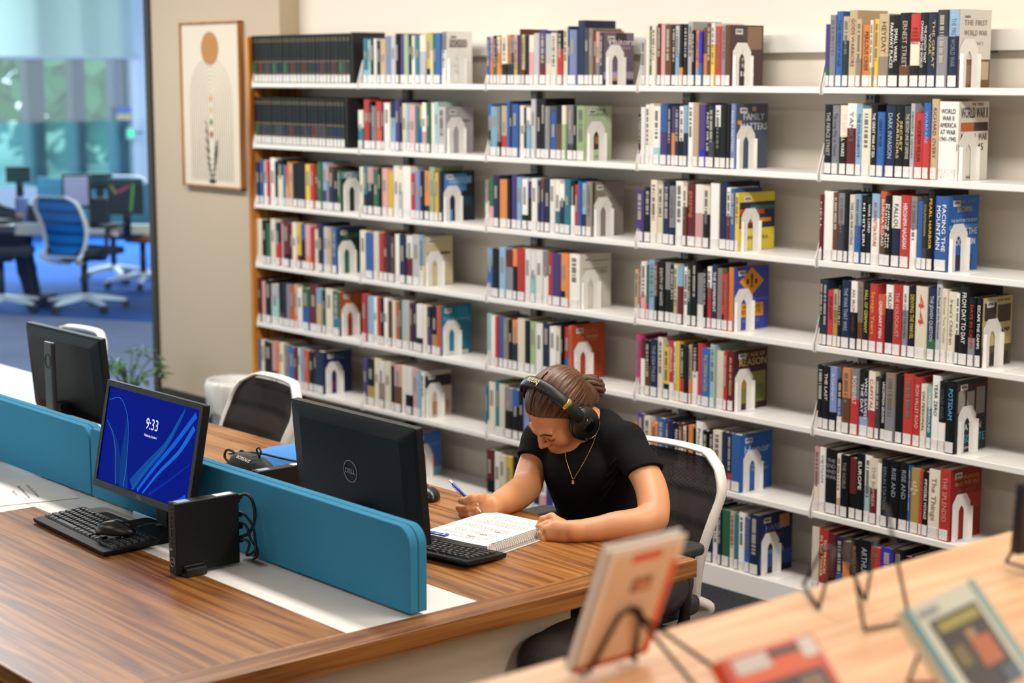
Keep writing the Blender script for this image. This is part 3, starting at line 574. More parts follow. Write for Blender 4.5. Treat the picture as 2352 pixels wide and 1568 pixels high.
# face-out prints on the covers of the last books: (base, [(y0, y1, z0, z1, colour)], [(text, y, z, size, colour)]), y,z as fractions
COV = {
 (5,1):('dcd8d0',[(0,1,0,.37,'7a5a42'),(.1,.5,.05,.3,'94745a'),(.6,.95,.1,.34,'c9b49c')],[('THE FIRST',.5,.83,.1,'8c8880'),('WORLD WAR',.5,.70,.1,'8c8880'),('ATLAS'[:0]+'LEGACY',.6,.57,.06,'a09a90')]),
 (5,2):('e6e2d4',[(.06,.55,.62,.74,'c06a3c'),(.50,.98,.62,.74,'4a3e3e')],[('WORLD WAR II',.5,.85,.19,'26282a'),('AMERICA  WAR',.5,.55,.13,'26282a'),('1941  1945',.38,.42,.13,'26282a'),('WAR & TIME',.5,.04,.05,'26282a'),('THE TIMES',.6,.96,.05,'b04438')]),
 (5,3):('1f62b4',[(0,1,.55,.62,'4f92cc'),(.1,.8,.02,.22,'2a2c4a')],[('DANIEL JAMES',.55,.92,.07,'7f8fa8'),('BROWN',.5,.82,.11,'c8b48c'),('THE BOYS IN THE BOAT',.5,.67,.06,'d0d8e0'),('FACING THE',.5,.52,.12,'eef2f8'),('MOUNTAIN',.5,.38,.12,'eef2f8')]),
 (5,4):('c9b684',[(.05,.45,.66,.92,'3a3630'),(.5,.95,.62,.88,'4a443c'),(0,1,0,.3,'5a5238'),(.3,.9,.02,.2,'2e2c22')],[('IN A CAMP',.55,.5,.1,'2a2620'),('MORE NAMES',.7,.94,.05,'6a5c38')]),
 (5,5):('26272a',[(.06,.28,.55,.86,'9a968e'),(.34,.58,.55,.84,'a8a49a'),(.64,.92,.5,.88,'8c8880'),(0,1,.88,.92,'5a2420')],[('STATION',.45,.34,.13,'d8dcdc'),('RESOLUTE',.5,.18,.16,'4fa8c4'),('NEW EDITION',.5,.06,.05,'c8ccd0')]),
 (5,6):('8e1a18',[(.5,1,.4,.62,'a42a22')],[('THE SPLENDID',.5,.86,.08,'c8904c'),('AND THE VILE',.5,.78,.08,'c8904c'),('CIVIL HISTORY',.5,.68,.05,'b06a44')]),
 (4,1):('4c3b36',[(.5,.95,.6,.98,'8a6c58'),(.1,.5,.0,.3,'3a2c28')],[('MRS.\nREST',.5,.38,.1,'d8d0c8'),('life',.5,.2,.12,'f0ece8')]),
 (4,2):('4a5468',[(.05,.18,.68,.75,'e0a040'),(.05,.18,.48,.54,'e0a040'),(.05,.18,.25,.33,'e0a040'),(.06,.16,.08,.14,'e0a040'),(.5,.62,.88,.96,'e0a040'),(.4,.5,.1,.16,'e0a040')],[('FAMILY\nMATTERS',.55,.72,.15,'d8dce8')]),
 (4,3):('e2cc3a',[(0,1,.38,.84,'2a2a3a'),(0,.7,.62,.72,'c84a26'),(.3,1,.70,.78,'2f6e74'),(.2,.9,.48,.56,'d88a3a'),(0,.5,.42,.48,'8a2424')],[('GREAT SOUL',.5,.22,.08,'3a3820')]),
 (4,4):('3a4cae',[(.2,.85,.20,.42,'e89a24'),(0,1,.44,.5,'5464c4')],[('WRONG\nESTIMATE',.5,.32,.08,'2a2418'),('BOOK LEVEL',.5,.14,.06,'8a94d8')]),
 (4,5):('3c1418',[(.05,.95,.1,.62,'7a7c3a'),(.1,.5,.35,.6,'a87a34'),(.5,.9,.15,.4,'5a6c34')],[('THE AGE OF',.55,.9,.09,'d0a874'),('REASON',.55,.78,.17,'d0b080'),('THOUGHT',.5,.05,.06,'c88a80')]),
 (4,6):('2260b8',[(0,1,0,.12,'1c54a4')],[('Honor',.5,.72,.2,'b8cce8'),('A HISTORY\nOF THE LAND',.5,.4,.08,'a8c0e4')]),
 (4,7):('1c2458',[(0,1,.1,.35,'2a4c94'),(.6,.9,.72,.95,'c88a4c'),(0,1,0,.1,'101838')],[('HANDY',.5,.76,.16,'8c94b8'),('AMERICA',.5,.62,.08,'a05848'),('HOMER',.5,.36,.12,'7fa4d8')]),
 (3,1):('6c5c72',[(.4,.75,.76,1,'2e262c'),(0,1,.12,.26,'a89cb4'),(0,1,.0,.1,'2a2834'),(.2,.6,.08,.14,'c08a4c')],[('Visitors',.55,.82,.16,'f2e6ea'),('ON THE ROAD',.55,.71,.07,'e2a8b4')]),
 (3,2):('b4c4a4',[(.3,.62,.2,.56,'3a2a22'),(.36,.55,.3,.45,'a0684a')],[('Living',.5,.93,.1,'5a7458'),('History',.5,.85,.12,'5a7458'),('DIARY',.5,.08,.06,'5a7458')]),
 (3,3):('8c8278',[(0,.08,.2,1,'4c4238'),(.4,1,.7,1,'98908a')],[]),
 (3,4):('d4d0c4',[(.1,.9,.72,.74,'6a6a64'),(.1,.9,.86,.88,'6a6a64')],[('WHERE MEN',.5,.66,.1,'9a9a92'),('WIN',.5,.40,.1,'9a9a92')]),
 (3,5):('bc4a22',[(.15,.85,.1,.5,'a83c1c'),(.4,.8,.75,.8,'d8845c')],[('SOUTH\nTO US',.5,.8,.13,'d88a64')]),
 (2,1):('f2efe8',[(.1,.8,.70,.86,'6a625c')],[('NOISE',.45,.78,.16,'d8d0c8'),('DANIEL\nKAHNEMAN'[:6]+'\nTALK',.4,.3,.1,'d8d6d2')]),
 (2,2):('a8a4a8',[(.1,.9,.66,.72,'96848c')],[('PERSUASION',.5,.7,.08,'7c5c68')]),
 (2,3):('16202e',[(.05,.75,.6,.96,'4a86c8'),(.2,.9,.75,.9,'7fb4e0'),(0,.3,.0,.25,'5a90d0'),(.5,.9,.3,.5,'1a3c54')],[]),
 (2,4):('cfc49c',[(.1,.9,.62,.68,'6a6248')],[('GERMANY',.5,.65,.1,'5a5238'),('1945',.5,.42,.08,'7a7050')]),
 (2,5):('1c7c9c',[(.1,.9,.0,.08,'d8dee0'),(.5,.9,.75,.95,'2a94b4')],[('The Knowing',.5,.72,.12,'8cc8d8')]),
 (2,6):('c4b4a0',[(0,1,.66,.92,'26221f'),(.2,.9,.05,.35,'b0805c')],[]),
 (2,7):('3f72c4',[(.2,.55,.2,.5,'9c2f34'),(0,1,.0,.2,'8cb4d8'),(.55,.8,.2,.42,'c05050')],[('GARDEN OF DAYS',.5,.72,.08,'9cc0e8')]),
 (1,3):('1c2a24',[(0,1,.8,.97,'6f9aa4')],[]), (1,4):('1c3c50',[(.1,.9,.0,.45,'2f6a5c')],[('GREEN',.5,.82,.14,'5a9a54')]),
 (1,5):('b4542a',[(0,1,.0,.4,'8c2c1c'),(.2,.9,.7,.95,'c86a34')],[]), (1,6):('1c2454',[(.1,.4,.1,.3,'6a2444')],[('TELL',.5,.85,.14,'7f8cc0')]),
 (1,1):('17181b',[],[]),(1,2):('141315',[],[]),(5,7):('26221f',[],[]),(3,6):('2a2a30',[],[]),(3,7):('8a8478',[],[]),(1,7):('1f62b4',[],[]),
}
COVN = [0]
for key, (o, d) in COVER_BOOKS.items():
    COVN[0] = 0
    base, rects, txt = COV[key]; xr = (d['x1'] - d['x0']) / 2; y0, y1 = .006, d['dep'] - .001; h = d['h']
    W_ = y1 - y0
    MB().box(xr, xr + .0006, y0, y1, .001, h - .001).build('cover_print', ink(base), o)
    cv = MB(); ms = []
    for a, b_, c, e, col in rects:
        nq = COVN[0] = COVN[0] % 9 + 1
        MB().box(xr + .0006, xr + .0009 + .00012 * nq, y0 + a * W_, y0 + b_ * W_, h * c + .001, h * e - .001).build('cover_art', ink(col), o)
    if key == (4, 4):
        ms += [ink('e89a24'), ink('2a2018')]
        cv.prism([(y0 + W_ * .5, h * .98), (y0 + W_ * .85, h * .76), (y0 + W_ * .5, h * .54), (y0 + W_ * .15, h * .76)], 0, xr + .0006, xr + .0018, len(ms) - 2)
        for dy, dz in ((0, .06), (-.12, -.02), (.12, -.02)):
            cv.prism([(y0 + W_ * (.5 + dy) + .007 * math.cos(a), h * (.78 + dz) + .011 * math.sin(a)) for a in [2 * PI * q / 12 for q in range(12)]], 0, xr + .0018, xr + .0021, len(ms) - 1)
        cv.box(xr + .0018, xr + .002, y0 + W_ * .48, y0 + W_ * .52, h * .66, h * .8, len(ms) - 1)
    if ms: cv.build('cover_art', ms, o)
    if d['row'] < 8 and not d.get('enc') and d['bay'] >= 1:
        MB().box(xr + .001, xr + .0024, y0 + W_ * .12, y0 + W_ * .12 + .038, h - .034, h - .014).build('barcode_label', mat('barcode_label', 'dedad6', .5), o)
        bc = MB().box(xr + .0024, xr + .0027, y0 + W_ * .12 + .004, y0 + W_ * .12 + .034, h - .027, h - .019); bc.build('barcode', ink('77747a'), o)
    for s_, a, b_, sz, col in txt:
        ln = max(len(q) for q in s_.split('\n'))
        text('cover_title', s_, h * sz, frame((xr + .0022, y0 + a * W_, h * b_), (0, 1, 0), (0, 0, 1)), ink(col), o, width=min(W_ * .9, W_ * ln * sz * .75 + .01))
# a few oversize books standing behind, rising over their neighbours
def extra(bay, row, px, dx, h, y, dep, col, lab):
    z = SZ[row - 1]; x = X_at(px, y, z + .1); vs, fs, fc, pg = book_geo(0, dx, 0, 0, h, dep, [srgb(col)], [])
    o = bpy.data.objects.new('oversize_book', color_mesh('oversize_book', vs, fs, fc)); o.location = (x, y, z + .0005); link(o)
    MB().box(*pg).build('page_block', PAGES, o); tag(o, lab, 'book'); return o

# ---------------------------------------------------------------- bookends
def bookend_mesh():
    mb = MB(); t = .0016; W_, H_ = .098, .158
    out = [(0, 0), (0, H_ * .74), (.018, H_ * .74 + .012), (.018, H_ - .026), (.034, H_), (W_ - .034, H_), (W_ - .018, H_ - .026), (W_ - .018, H_ * .74 + .012), (W_, H_ * .74), (W_, 0)]
    out = [(0, 0), (0, H_ * .80), (.024, H_), (W_ - .024, H_), (W_, H_ * .80), (W_, 0)]
    inn = [(W_ - .034, 0), (W_ - .034, H_ * .62), (W_ - .040, H_ * .70), (W_ - .050, H_ * .76), (.050, H_ * .76), (.040, H_ * .70), (.034, H_ * .62), (.034, 0)]
    # ring-shaped plate as quads between outline and arch opening
    a = [(0, 0), (0, H_ * .62), (0, H_ * .80), (.024, H_), (W_ - .024, H_), (W_, H_ * .80), (W_, H_ * .62), (W_, 0)]
    b = [(.034, 0), (.034, H_ * .62), (.040, H_ * .70), (.050, H_ * .76), (W_ - .050, H_ * .76), (W_ - .040, H_ * .70), (W_ - .034, H_ * .62), (W_ - .034, 0)]
    n = len(a); vs = []
    for x in (0, t):
        vs += [(x, p[0], p[1]) for p in a] + [(x, p[0], p[1]) for p in b]
    fs = []
    for i in range(n - 1):
        fs += [(i, i + 1, n + i + 1, n + i), (2 * n + i, 3 * n + i, 3 * n + i + 1, 2 * n + i + 1), (i, 2 * n + i, 2 * n + i + 1, i + 1), (n + i, n + i + 1, 3 * n + i + 1, 3 * n + i)]
    fs += [(0, n, 3 * n, 2 * n), (n - 1, 3 * n - 1, 4 * n - 1, 2 * n - 1)]
    mb.add(vs, fs)
    for y in (0, W_ - t): mb.box(t, .014, y, y + t, 0, H_ * .70)
    mb.box(t, .085, .0, W_, 0, .0012)
    return mb
BE = mat('bookend_enamel', 'eceae6', .45)
be0 = None
for (bay, row), (xe, yf, z, h, cd) in sorted(ENDS.items()):
    if (bay, row) in ((5, 7), (3, 6), (3, 7), (1, 7)): continue
    if be0 is None:
        o = be0 = bookend_mesh().build('bookend', BE)
    else:
        o = be0.copy(); COL.objects.link(o)
    o.location = (xe + .0032, yf + .012, z + .0004)
    tag(o, f'white arched metal bookend on the {SHN[row - 1]} shelf, {BAYN[bay]} bay from the oak panel', 'bookend', 'white arched bookends')
# black magazine file closing the reference set
for row, xz0, xz1 in ((1, 872, 935), (2, 828, 960)):
    z = SZ[row - 1]; xa = X_at(560 + xz0 / 3.564, SF_Y + .01, z); 
    o = MB().box(0, .012, 0, .19, 0, .236).build('bookend_plate', mat('black_board', '1c1c1e', .5), bevel=.002, loc=(xa, SF_Y + .016, z + .0005))
    tag(o, f'black board bookend after the dark reference set on the {SHN[row - 1]} shelf', 'bookend')
# ---------------------------------------------------------------- desks
DZ = .735
WALX = wood('walnut_laminate', ['5f3814', '875324', '9c652f', 'b07b42'], 0, 1.3, .3, .55)
WALY = wood('walnut_laminate_cross', ['623a16', '845226', '95612f', 'a6733e'], 1, 1.3, .3, .55)
WPAN = mat('white_laminate', 'f2efe8', .35); GPAN = mat('beige_panel', 'd6cdbd', .6); EDGE = wood('walnut_edge', ['5a3419', '7c4a22', '96602f'], 1, 1.4, .4)
XE, XS, XM = -3.007, -3.090, -4.602     # end of desk, inner line of the end strip, module joint
desk = empty('workstation_desk', (0, 0, 0), 0, 'long walnut workstation desk with white centre channel and beige end panel', 'desk')
def slab(nm, x0, x1, y0, y1, m, t=.036, z1=DZ, par=desk, bev=.0015):
    xc, yc = (x0 + x1) / 2, (y0 + y1) / 2
    return MB().box(x0 - xc, x1 - xc, y0 - yc, y1 - yc, -t, 0).build(nm, m, par, bevel=bev, loc=(xc, yc, z1))
slab('worktop', XM, XS - .0005, 1.506, 2.170, WALX)
slab('worktop', XM - 1.30, XS - .0005, 2.540, 3.185, WALX)
slab('end_rail', XS, XE, 1.506, 3.185, WALY, .046)
# centre channel with openings
slab('centre_channel', XM - 1.3, XS - .0005, 2.171, 2.539, WPAN, .03, DZ - .0005)
# outlet trough in the channel behind the keyboard
tr = MB(); cx_, cy_ = -4.30, 2.262
ro, ri = rrect(-.17, .17, -.055, .055, .03), rrect(-.12, .12, -.03, .035, .015)
n_ = len(ro)
for pa, za, pb, zb_ in ((ro, .0025, ri, .0035), (ri, .0035, [(x * .96, y * .96) for x, y in ri], .0008)):
    tr.add([(p[0], p[1], za) for p in pa] + [(p[0], p[1], zb_) for p in pb], [(i, (i + 1) % n_, n_ + (i + 1) % n_, n_ + i) for i in range(n_)])
trr = tr.build('outlet_tray', mat('tray_grey', 'b4aca0', .5), desk, loc=(cx_, cy_, DZ))
MB().prism([(x * .97, y * .97) for x, y in ri], 2, .0004, .0009).build('tray_well', mat('well_dark', '2a2622', .7), trr)
MB().box(-.02, .035, -.012, .014, .0009, .0022).build('socket', mat('socket_beige', 'a49c8c', .5), trr)
MB().prism(rrect(-.045, .045, -.014, .014, .013), 2, .0002, .0014).build('cable_grommet', mat('tray_grey'), desk, loc=(-3.70, 2.325, DZ))
MB().prism(rrect(-.035, .035, -.008, .008, .007), 2, .0014, .0018).build('grommet_slot', mat('grommet_dark', '6a645c', .5), desk, loc=(-3.70, 2.325, DZ))
# legs and end gable
MB().box(XE - .16, XE - .135, 1.54, 2.88, 0, DZ - .0365).build('gable_panel', GPAN, desk, bevel=.002)
MB().box(XM - 1.2, XM - 1.175, 1.62, 3.05, 0, DZ - .0365).build('gable_panel', GPAN, desk, bevel=.002)
MB().box(XM - 1.17, XE - .33, 2.33, 2.35, .25, DZ - .03).build('modesty_panel', GPAN, desk)
# neighbouring white module on the left
wd = empty('white_workstation_desk', (0, 0, 0), 0, 'white laminate desk module joining the walnut desk beside the module joint', 'desk')
slab('worktop', -7.9, XM - .002, 1.506, 2.169, WPAN, par=wd)
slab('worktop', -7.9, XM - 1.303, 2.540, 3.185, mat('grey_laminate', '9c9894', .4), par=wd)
slab('centre_channel', -7.9, XM - 1.303, 2.171, 2.539, WPAN, .03, DZ - .0005, par=wd)
MB().box(-7.8, -7.775, 1.62, 3.05, 0, DZ - .0365).build('gable_panel', GPAN, wd)
MB().box(XM - .06, XM - .03, 1.6, 2.1, 0, DZ - .0365).build('gable_panel', GPAN, wd)

# ---------------------------------------------------------------- divider screens
FELT = mat('teal_felt', '3a87ad', .9, spec=.15, bump=.25, bscale=900, vary=.1, vscale=400)
def divider(x0, x1, lab, ytop=.205, r0=.012, r1=.045):
    d = empty('desk_divider', ((x0 + x1) / 2, 2.365, DZ), 0, lab, 'divider', 'teal felt desk dividers')
    L = (x1 - x0) / 2
    for y in (-.0245, .0005):
        MB().prism(rrect(-L, L, .008, ytop, [r1, r0, .003, .003], 8), 1, y, y + .024).build('felt_panel', FELT, d, bevel=.005, seg=3)
    for x in (-L + .12, L - .14):
        MB().box(x - .05, x + .05, -.012, .012, 0, .010).build('mounting_foot', mat('foot_grey', '9a948a', .5), d)
    return d
divider(-4.585, -3.085, 'teal felt desk divider behind the small black computer')
divider(-6.10, -4.592, 'teal felt desk divider reaching the picture edge, below the left monitor', r0=.045)

# ---------------------------------------------------------------- monitors
BLK = mat('black_plastic', '0b0b0c', .5, spec=.28, bump=.08, bscale=1200); BLKG = mat('black_gloss', '08080a', .2); SIL = mat('dark_silver', '6c6862', .3, .8)
def monitor(loc, rz, tilt, W_, H_, zc, label, front='off', big=False):
    m = empty('monitor', loc, rz, label, 'monitor')
    T = Matrix.Translation((0, 0, zc)) @ Matrix.Rotation(tilt, 4, 'X')
    bz = .016 if not big else .011; d0 = .012
    # casing: bezel ring in front (local -Y is the screen side)
    cs = MB(); o_, i_ = rrect(-W_ / 2, W_ / 2, -H_ / 2, H_ / 2, .004, 2), rrect(-W_ / 2 + bz, W_ / 2 - bz, -H_ / 2 + bz + .004, H_ / 2 - bz, .001, 2); n = len(o_)
    vs = [(p[0], -d0, p[1]) for p in o_] + [(p[0], -d0, p[1]) for p in i_] + [(p[0], -d0 + .004, p[1]) for p in i_] + [(p[0], .008, p[1]) for p in o_]
    fs = []
    for k in range(n):
        j = (k + 1) % n; fs += [(k, j, n + j, n + k), (n + k, n + j, 2 * n + j, 2 * n + k), (3 * n + k, 3 * n + j, j, k)]
    cs.add([T @ Vector(v) for v in vs], fs)
    # back shell: shallow dome
    s = .70
    bk = [(W_ / 2, H_ / 2, .008), (W_ * .485, H_ * .475, .014), (W_ * .40, H_ * .38, .024)]
    rings = [rrect(-a, a, -b, b, .01, 2) for a, b, c in bk]
    vs = []
    for rg, (_, _, c) in zip(rings, bk): vs += [T @ Vector((p[0], c, p[1])) for p in rg]
    n = len(rings[0]); fs = [(r * n + k, r * n + (k + 1) % n, (r + 1) * n + (k + 1) % n, (r + 1) * n + k) for r in range(2) for k in range(n)]
    fs.append(tuple(2 * n + k for k in range(n))); cs.add(vs, fs)
    cs.build('casing', BLK, m, bevel=.001)
    scn = MB().add([T @ Vector(v) for v in ((-W_ / 2 + bz, -d0 + .003, -H_ / 2 + bz + .004), (W_ / 2 - bz, -d0 + .003, -H_ / 2 + bz + .004), (W_ / 2 - bz, -d0 + .003, H_ / 2 - bz), (-W_ / 2 + bz, -d0 + .003, H_ / 2 - bz))], [(0, 1, 2, 3)])
    scr = scn.build('screen', BLKG if front == 'off' else mat('screen_blue', '020610', .7, spec=.03, emit='021ea8', es=.6), m)
    vent = MB().box(-W_ * .33, W_ * .33, .0150, .0195, H_ * .400, H_ * .410, mtx=T); vent.build('vent_slot', mat('slot_black'), m)
    # stand
    yb = .045 if big else .028
    MB().box(-.03, .03, yb, yb + .022, .01, zc - .10).build('stand_neck', SIL if big == 'sil' else BLK, m, bevel=.004)
    MB().box(-.035, .035, .008, yb + .005, zc - .14, zc - .098).build('stand_bracket', BLK, m, bevel=.003)
    b_ = MB().prism(rrect(-.12, .12, -.02 if big else -.10, .125 if big else .055, .02), 2, 0, .011); b_.build('stand_base', BLK, m, bevel=.003)
    return m, scr, T
# monitor with the lit lock screen, facing the near side
W1, H1 = .505, .292
m1, scr1, T1 = monitor((-4.128, 2.278, DZ + .001), 0, -math.radians(11), W1, H1, .232, 'lit monitor showing a blue lock screen that reads 9:33', 'on')
text('screen_clock', '9:33', .042, T1 @ frame((.012, -.0096, .058), (1, 0, 0), (0, 0, 1)), mat('clock_white', 'e8ecf8', .5, emit='dfe6ff', es=.75), scr1, .0001, width=.062)
text('screen_date', 'Wednesday, October 1', .0095, T1 @ frame((.012, -.0096, .028), (1, 0, 0), (0, 0, 1)), mat('clock_white'), scr1, .0001, width=.066)
text('logo', 'DELL', .013, T1 @ frame((0, -.0123, -H1 / 2 + .010), (1, 0, 0), (0, 0, 1)), mat('logo_grey', '8a8a8a', .4), m1, .0001, width=.026)
def blade(pts, wds, c, es, k):
    cp = bez(pts, 10); mb = MB(); vs = []
    for i, p in enumerate(cp):
        t = i / (len(cp) - 1); w0 = wds[0] + (wds[1] - wds[0]) * t
        q = cp[min(i + 1, len(cp) - 1)] - cp[max(i - 1, 0)]; nx = Vector((-q.z, 0, q.x)).normalized()
        vs += [T1 @ Vector((p.x, -.0093 - k * .00006, p.z)), T1 @ (Vector((p.x, -.0093 - k * .00006, p.z)) + nx * w0)]
    mb.add(vs, [(2 * i, 2 * i + 1, 2 * i + 3, 2 * i + 2) for i in range(len(cp) - 1)])
    mb.build('screen_ribbon', mat('ribbon_' + c, '01040c', .7, spec=.03, emit=c, es=es), scr1)
def sxy(u, v): return (-W1 / 2 + .018 + u * (W1 - .036), 0, -H1 / 2 + .022 + v * (H1 - .040))
# soft folded ribbons of the wallpaper
blade([sxy(.02, .62), sxy(.12, .45), sxy(.16, .25), sxy(.20, .0)], (.0, .05), '0c3a9a', .7, 1)
blade([sxy(.015, .64), sxy(.11, .50), sxy(.17, .28), sxy(.21, .0)], (.0018, .0022), '3f9ad0', .7, 2)
blade([sxy(.36, .0), sxy(.30, .3), sxy(.27, .55), sxy(.24, .80)], (.05, .0), '0d45a0', .7, 3)
blade([sxy(.01, .86), sxy(.14, .90), sxy(.25, .70), sxy(.30, .30), sxy(.30, .0)], (.0016, .0024), '3f9ad0', .7, 4)
blade([sxy(.42, .0), sxy(.55, .25), sxy(.72, .55), sxy(.84, .90), sxy(.85, 1.0)], (.036, .001), '0f55b4', .8, 5)
blade([sxy(.40, .0), sxy(.53, .26), sxy(.70, .56), sxy(.83, .92)], (.0016, .0016), '3a90d8', .7, 6)
blade([sxy(.47, .0), sxy(.62, .28), sxy(.80, .58), sxy(.985, .93)], (.010, .016), '1565dc', .9, 7)
blade([sxy(.53, .0), sxy(.68, .26), sxy(.86, .52), sxy(.985, .80)], (.006, .016), '1a70e0', .9, 8)
blade([sxy(.60, .0), sxy(.78, .2), sxy(.985, .45)], (.010, .003), '0a2fb0', .8, 9)
blade([sxy(.88, .0), sxy(.94, .05), sxy(.985, .10)], (.012, .012), '1a55e8', .9, 10)
# the monitor in front of the student, seen from behind
m3, s3, T3 = monitor((-3.668, 2.620, DZ + .001), PI, -math.radians(5), .545, .300, .200, 'dark monitor seen from behind, round silver logo, behind the near divider', big=True)
lg = MB(); lg.tube([T3 @ Vector((.0285 * math.cos(a), .0248, .0 + .0285 * math.sin(a))) for a in [2 * PI * k / 40 for k in range(40)]], .0012, 6, closed=True)
LOGO = mat('logo_silver', 'a8a8a6', .35, .3); lgo = lg.build('logo_ring', LOGO, m3)
text('logo', 'DELL', .018, T3 @ frame((0, .0250, 0), (-1, 0, 0), (0, 0, 1)), LOGO, m3, .0004, width=.043)
m0, s0, T0 = monitor((-5.563, 2.770, DZ + .001), PI, -math.radians(5), .545, .300, .192, 'dark monitor seen from behind with a silver stand, behind the left divider', big='sil')
nk = MB().box(-.028, .028, -.008, .008, .02, .315); nk = nk.build('stand_column', mat('column_silver', '4c4a48', .28, .8), m0, bevel=.004, loc=(-.055, .095, 0))
MB().tube([(.019 * math.cos(a), .0085, .25 + .024 * math.sin(a)) for a in [2 * PI * k / 32 for k in range(32)]], .0012, 6, closed=True).build('logo_ring', mat('slot_black'), nk)

# ---------------------------------------------------------------- small computers
def mini_pc(x0, y0, label, h=.182, w=.036, d=.178, stand=True, y1f=True):
    p = empty('mini_computer', (x0, y0, DZ + .001), 0, label, 'computer')
    MB().box(0, w, 0, d, .006, h).build('case', BLK, p, bevel=.0022)
    fr_ = MB()
    for i in range(16): fr_.add([(.004, -.0006, .02 + i * .0105), (w - .006, -.0006, .026 + i * .0105), (w - .006, -.0006, .028 + i * .0105), (.004, -.0006, .022 + i * .0105)], [(0, 1, 2, 3)])
    fr_.build('front_grille', mat('grille_grey', '26262a', .4), p)
    for z, hh in ((.075, .012), (.10, .016), (.122, .010), (.14, .012)):
        MB().box(.008, .016, -.0012, .001, z, z + hh).build('port', mat('port_dark', '050506', .3), p)
    MB().box(.006, .018, -.0014, .001, .064, .069).build('badge', mat('badge_grey', '9a9894', .4), p)
    MB().tube([(w / 2 + .011 * math.cos(a), -.0012, .036 + .011 * math.sin(a)) for a in [2 * PI * k / 28 for k in range(28)]], .0008, 6, closed=True).build('logo_ring', LOGO, p)
    text('logo', 'DELL', .006, frame((w / 2, -.0012, .036), (1, 0, 0), (0, 0, 1)), LOGO, p, .0002, width=.015)
    MB().box(.006, .03, .01, .045, h, h + .0006).build('service_label', mat('label_blue_grey', '8fa0b8', .5), p)
    MB().box(.008, .03, d - .06, d - .012, h, h + .0006).build('asset_label', mat('label_white', 'dcdce4', .5), p)
    MB().box(.004, w - .004, d, d + .006, h - .025, h - .008).build('rear_bracket', BLK, p)
    MB().box(-.016, w + .016, .018, .075, 0, .020).box(-.003, w + .003, .018, .075, .02, .026).build('stand_foot', mat('foot_black', '101012', .5), p, bevel=.002)
    return p
mini_pc(-3.7405, 2.107, 'small black computer standing upright beside the lit monitor')
mini_pc(-4.10, 2.57, 'small black computer behind the divider next to the blue bag', h=.132)
mini_pc(-6.25, 2.62, 'small black computer behind the left divider beside the silver stand', h=.20, d=.19)
# cables behind the computer
for i, pts in enumerate(([(-3.722, 2.284, .905), (-3.70, 2.305, .912), (-3.692, 2.318, .89), (-3.697, 2.325, .85), (-3.70, 2.31, .815), (-3.722, 2.29, .80)],
                         [(-3.722, 2.286, .868), (-3.705, 2.30, .862), (-3.690, 2.315, .83), (-3.688, 2.32, .79), (-3.70, 2.328, .765), (-3.712, 2.33, .742)],
                         [(-3.722, 2.286, .84), (-3.70, 2.30, .835), (-3.695, 2.31, .80), (-3.680, 2.318, .78), (-3.69, 2.325, .755), (-3.71, 2.325, .742)],
                         [(-3.722, 2.286, .80), (-3.702, 2.31, .79), (-3.698, 2.30, .76), (-3.675, 2.31, .775), (-3.69, 2.32, .80)])):
    o = MB().tube(bez(pts, 8), .0034 if i else .0042, 8).build('cable', mat('cable_black', '09090a', .4))
    tag(o, ('thicker black cable looping highest from the small black computer', 'black cable hanging widest behind the small black computer', 'black cable bent low against the teal divider by the computer', 'shortest black cable curled behind the small black computer')[i], 'cable', 'cables behind the small black computer')
for z in (.9, .855, .825, .79):
    MB().box(-3.729, -3.713, 2.2855, 2.300, z, z + .012).build('plug', BLK, o)

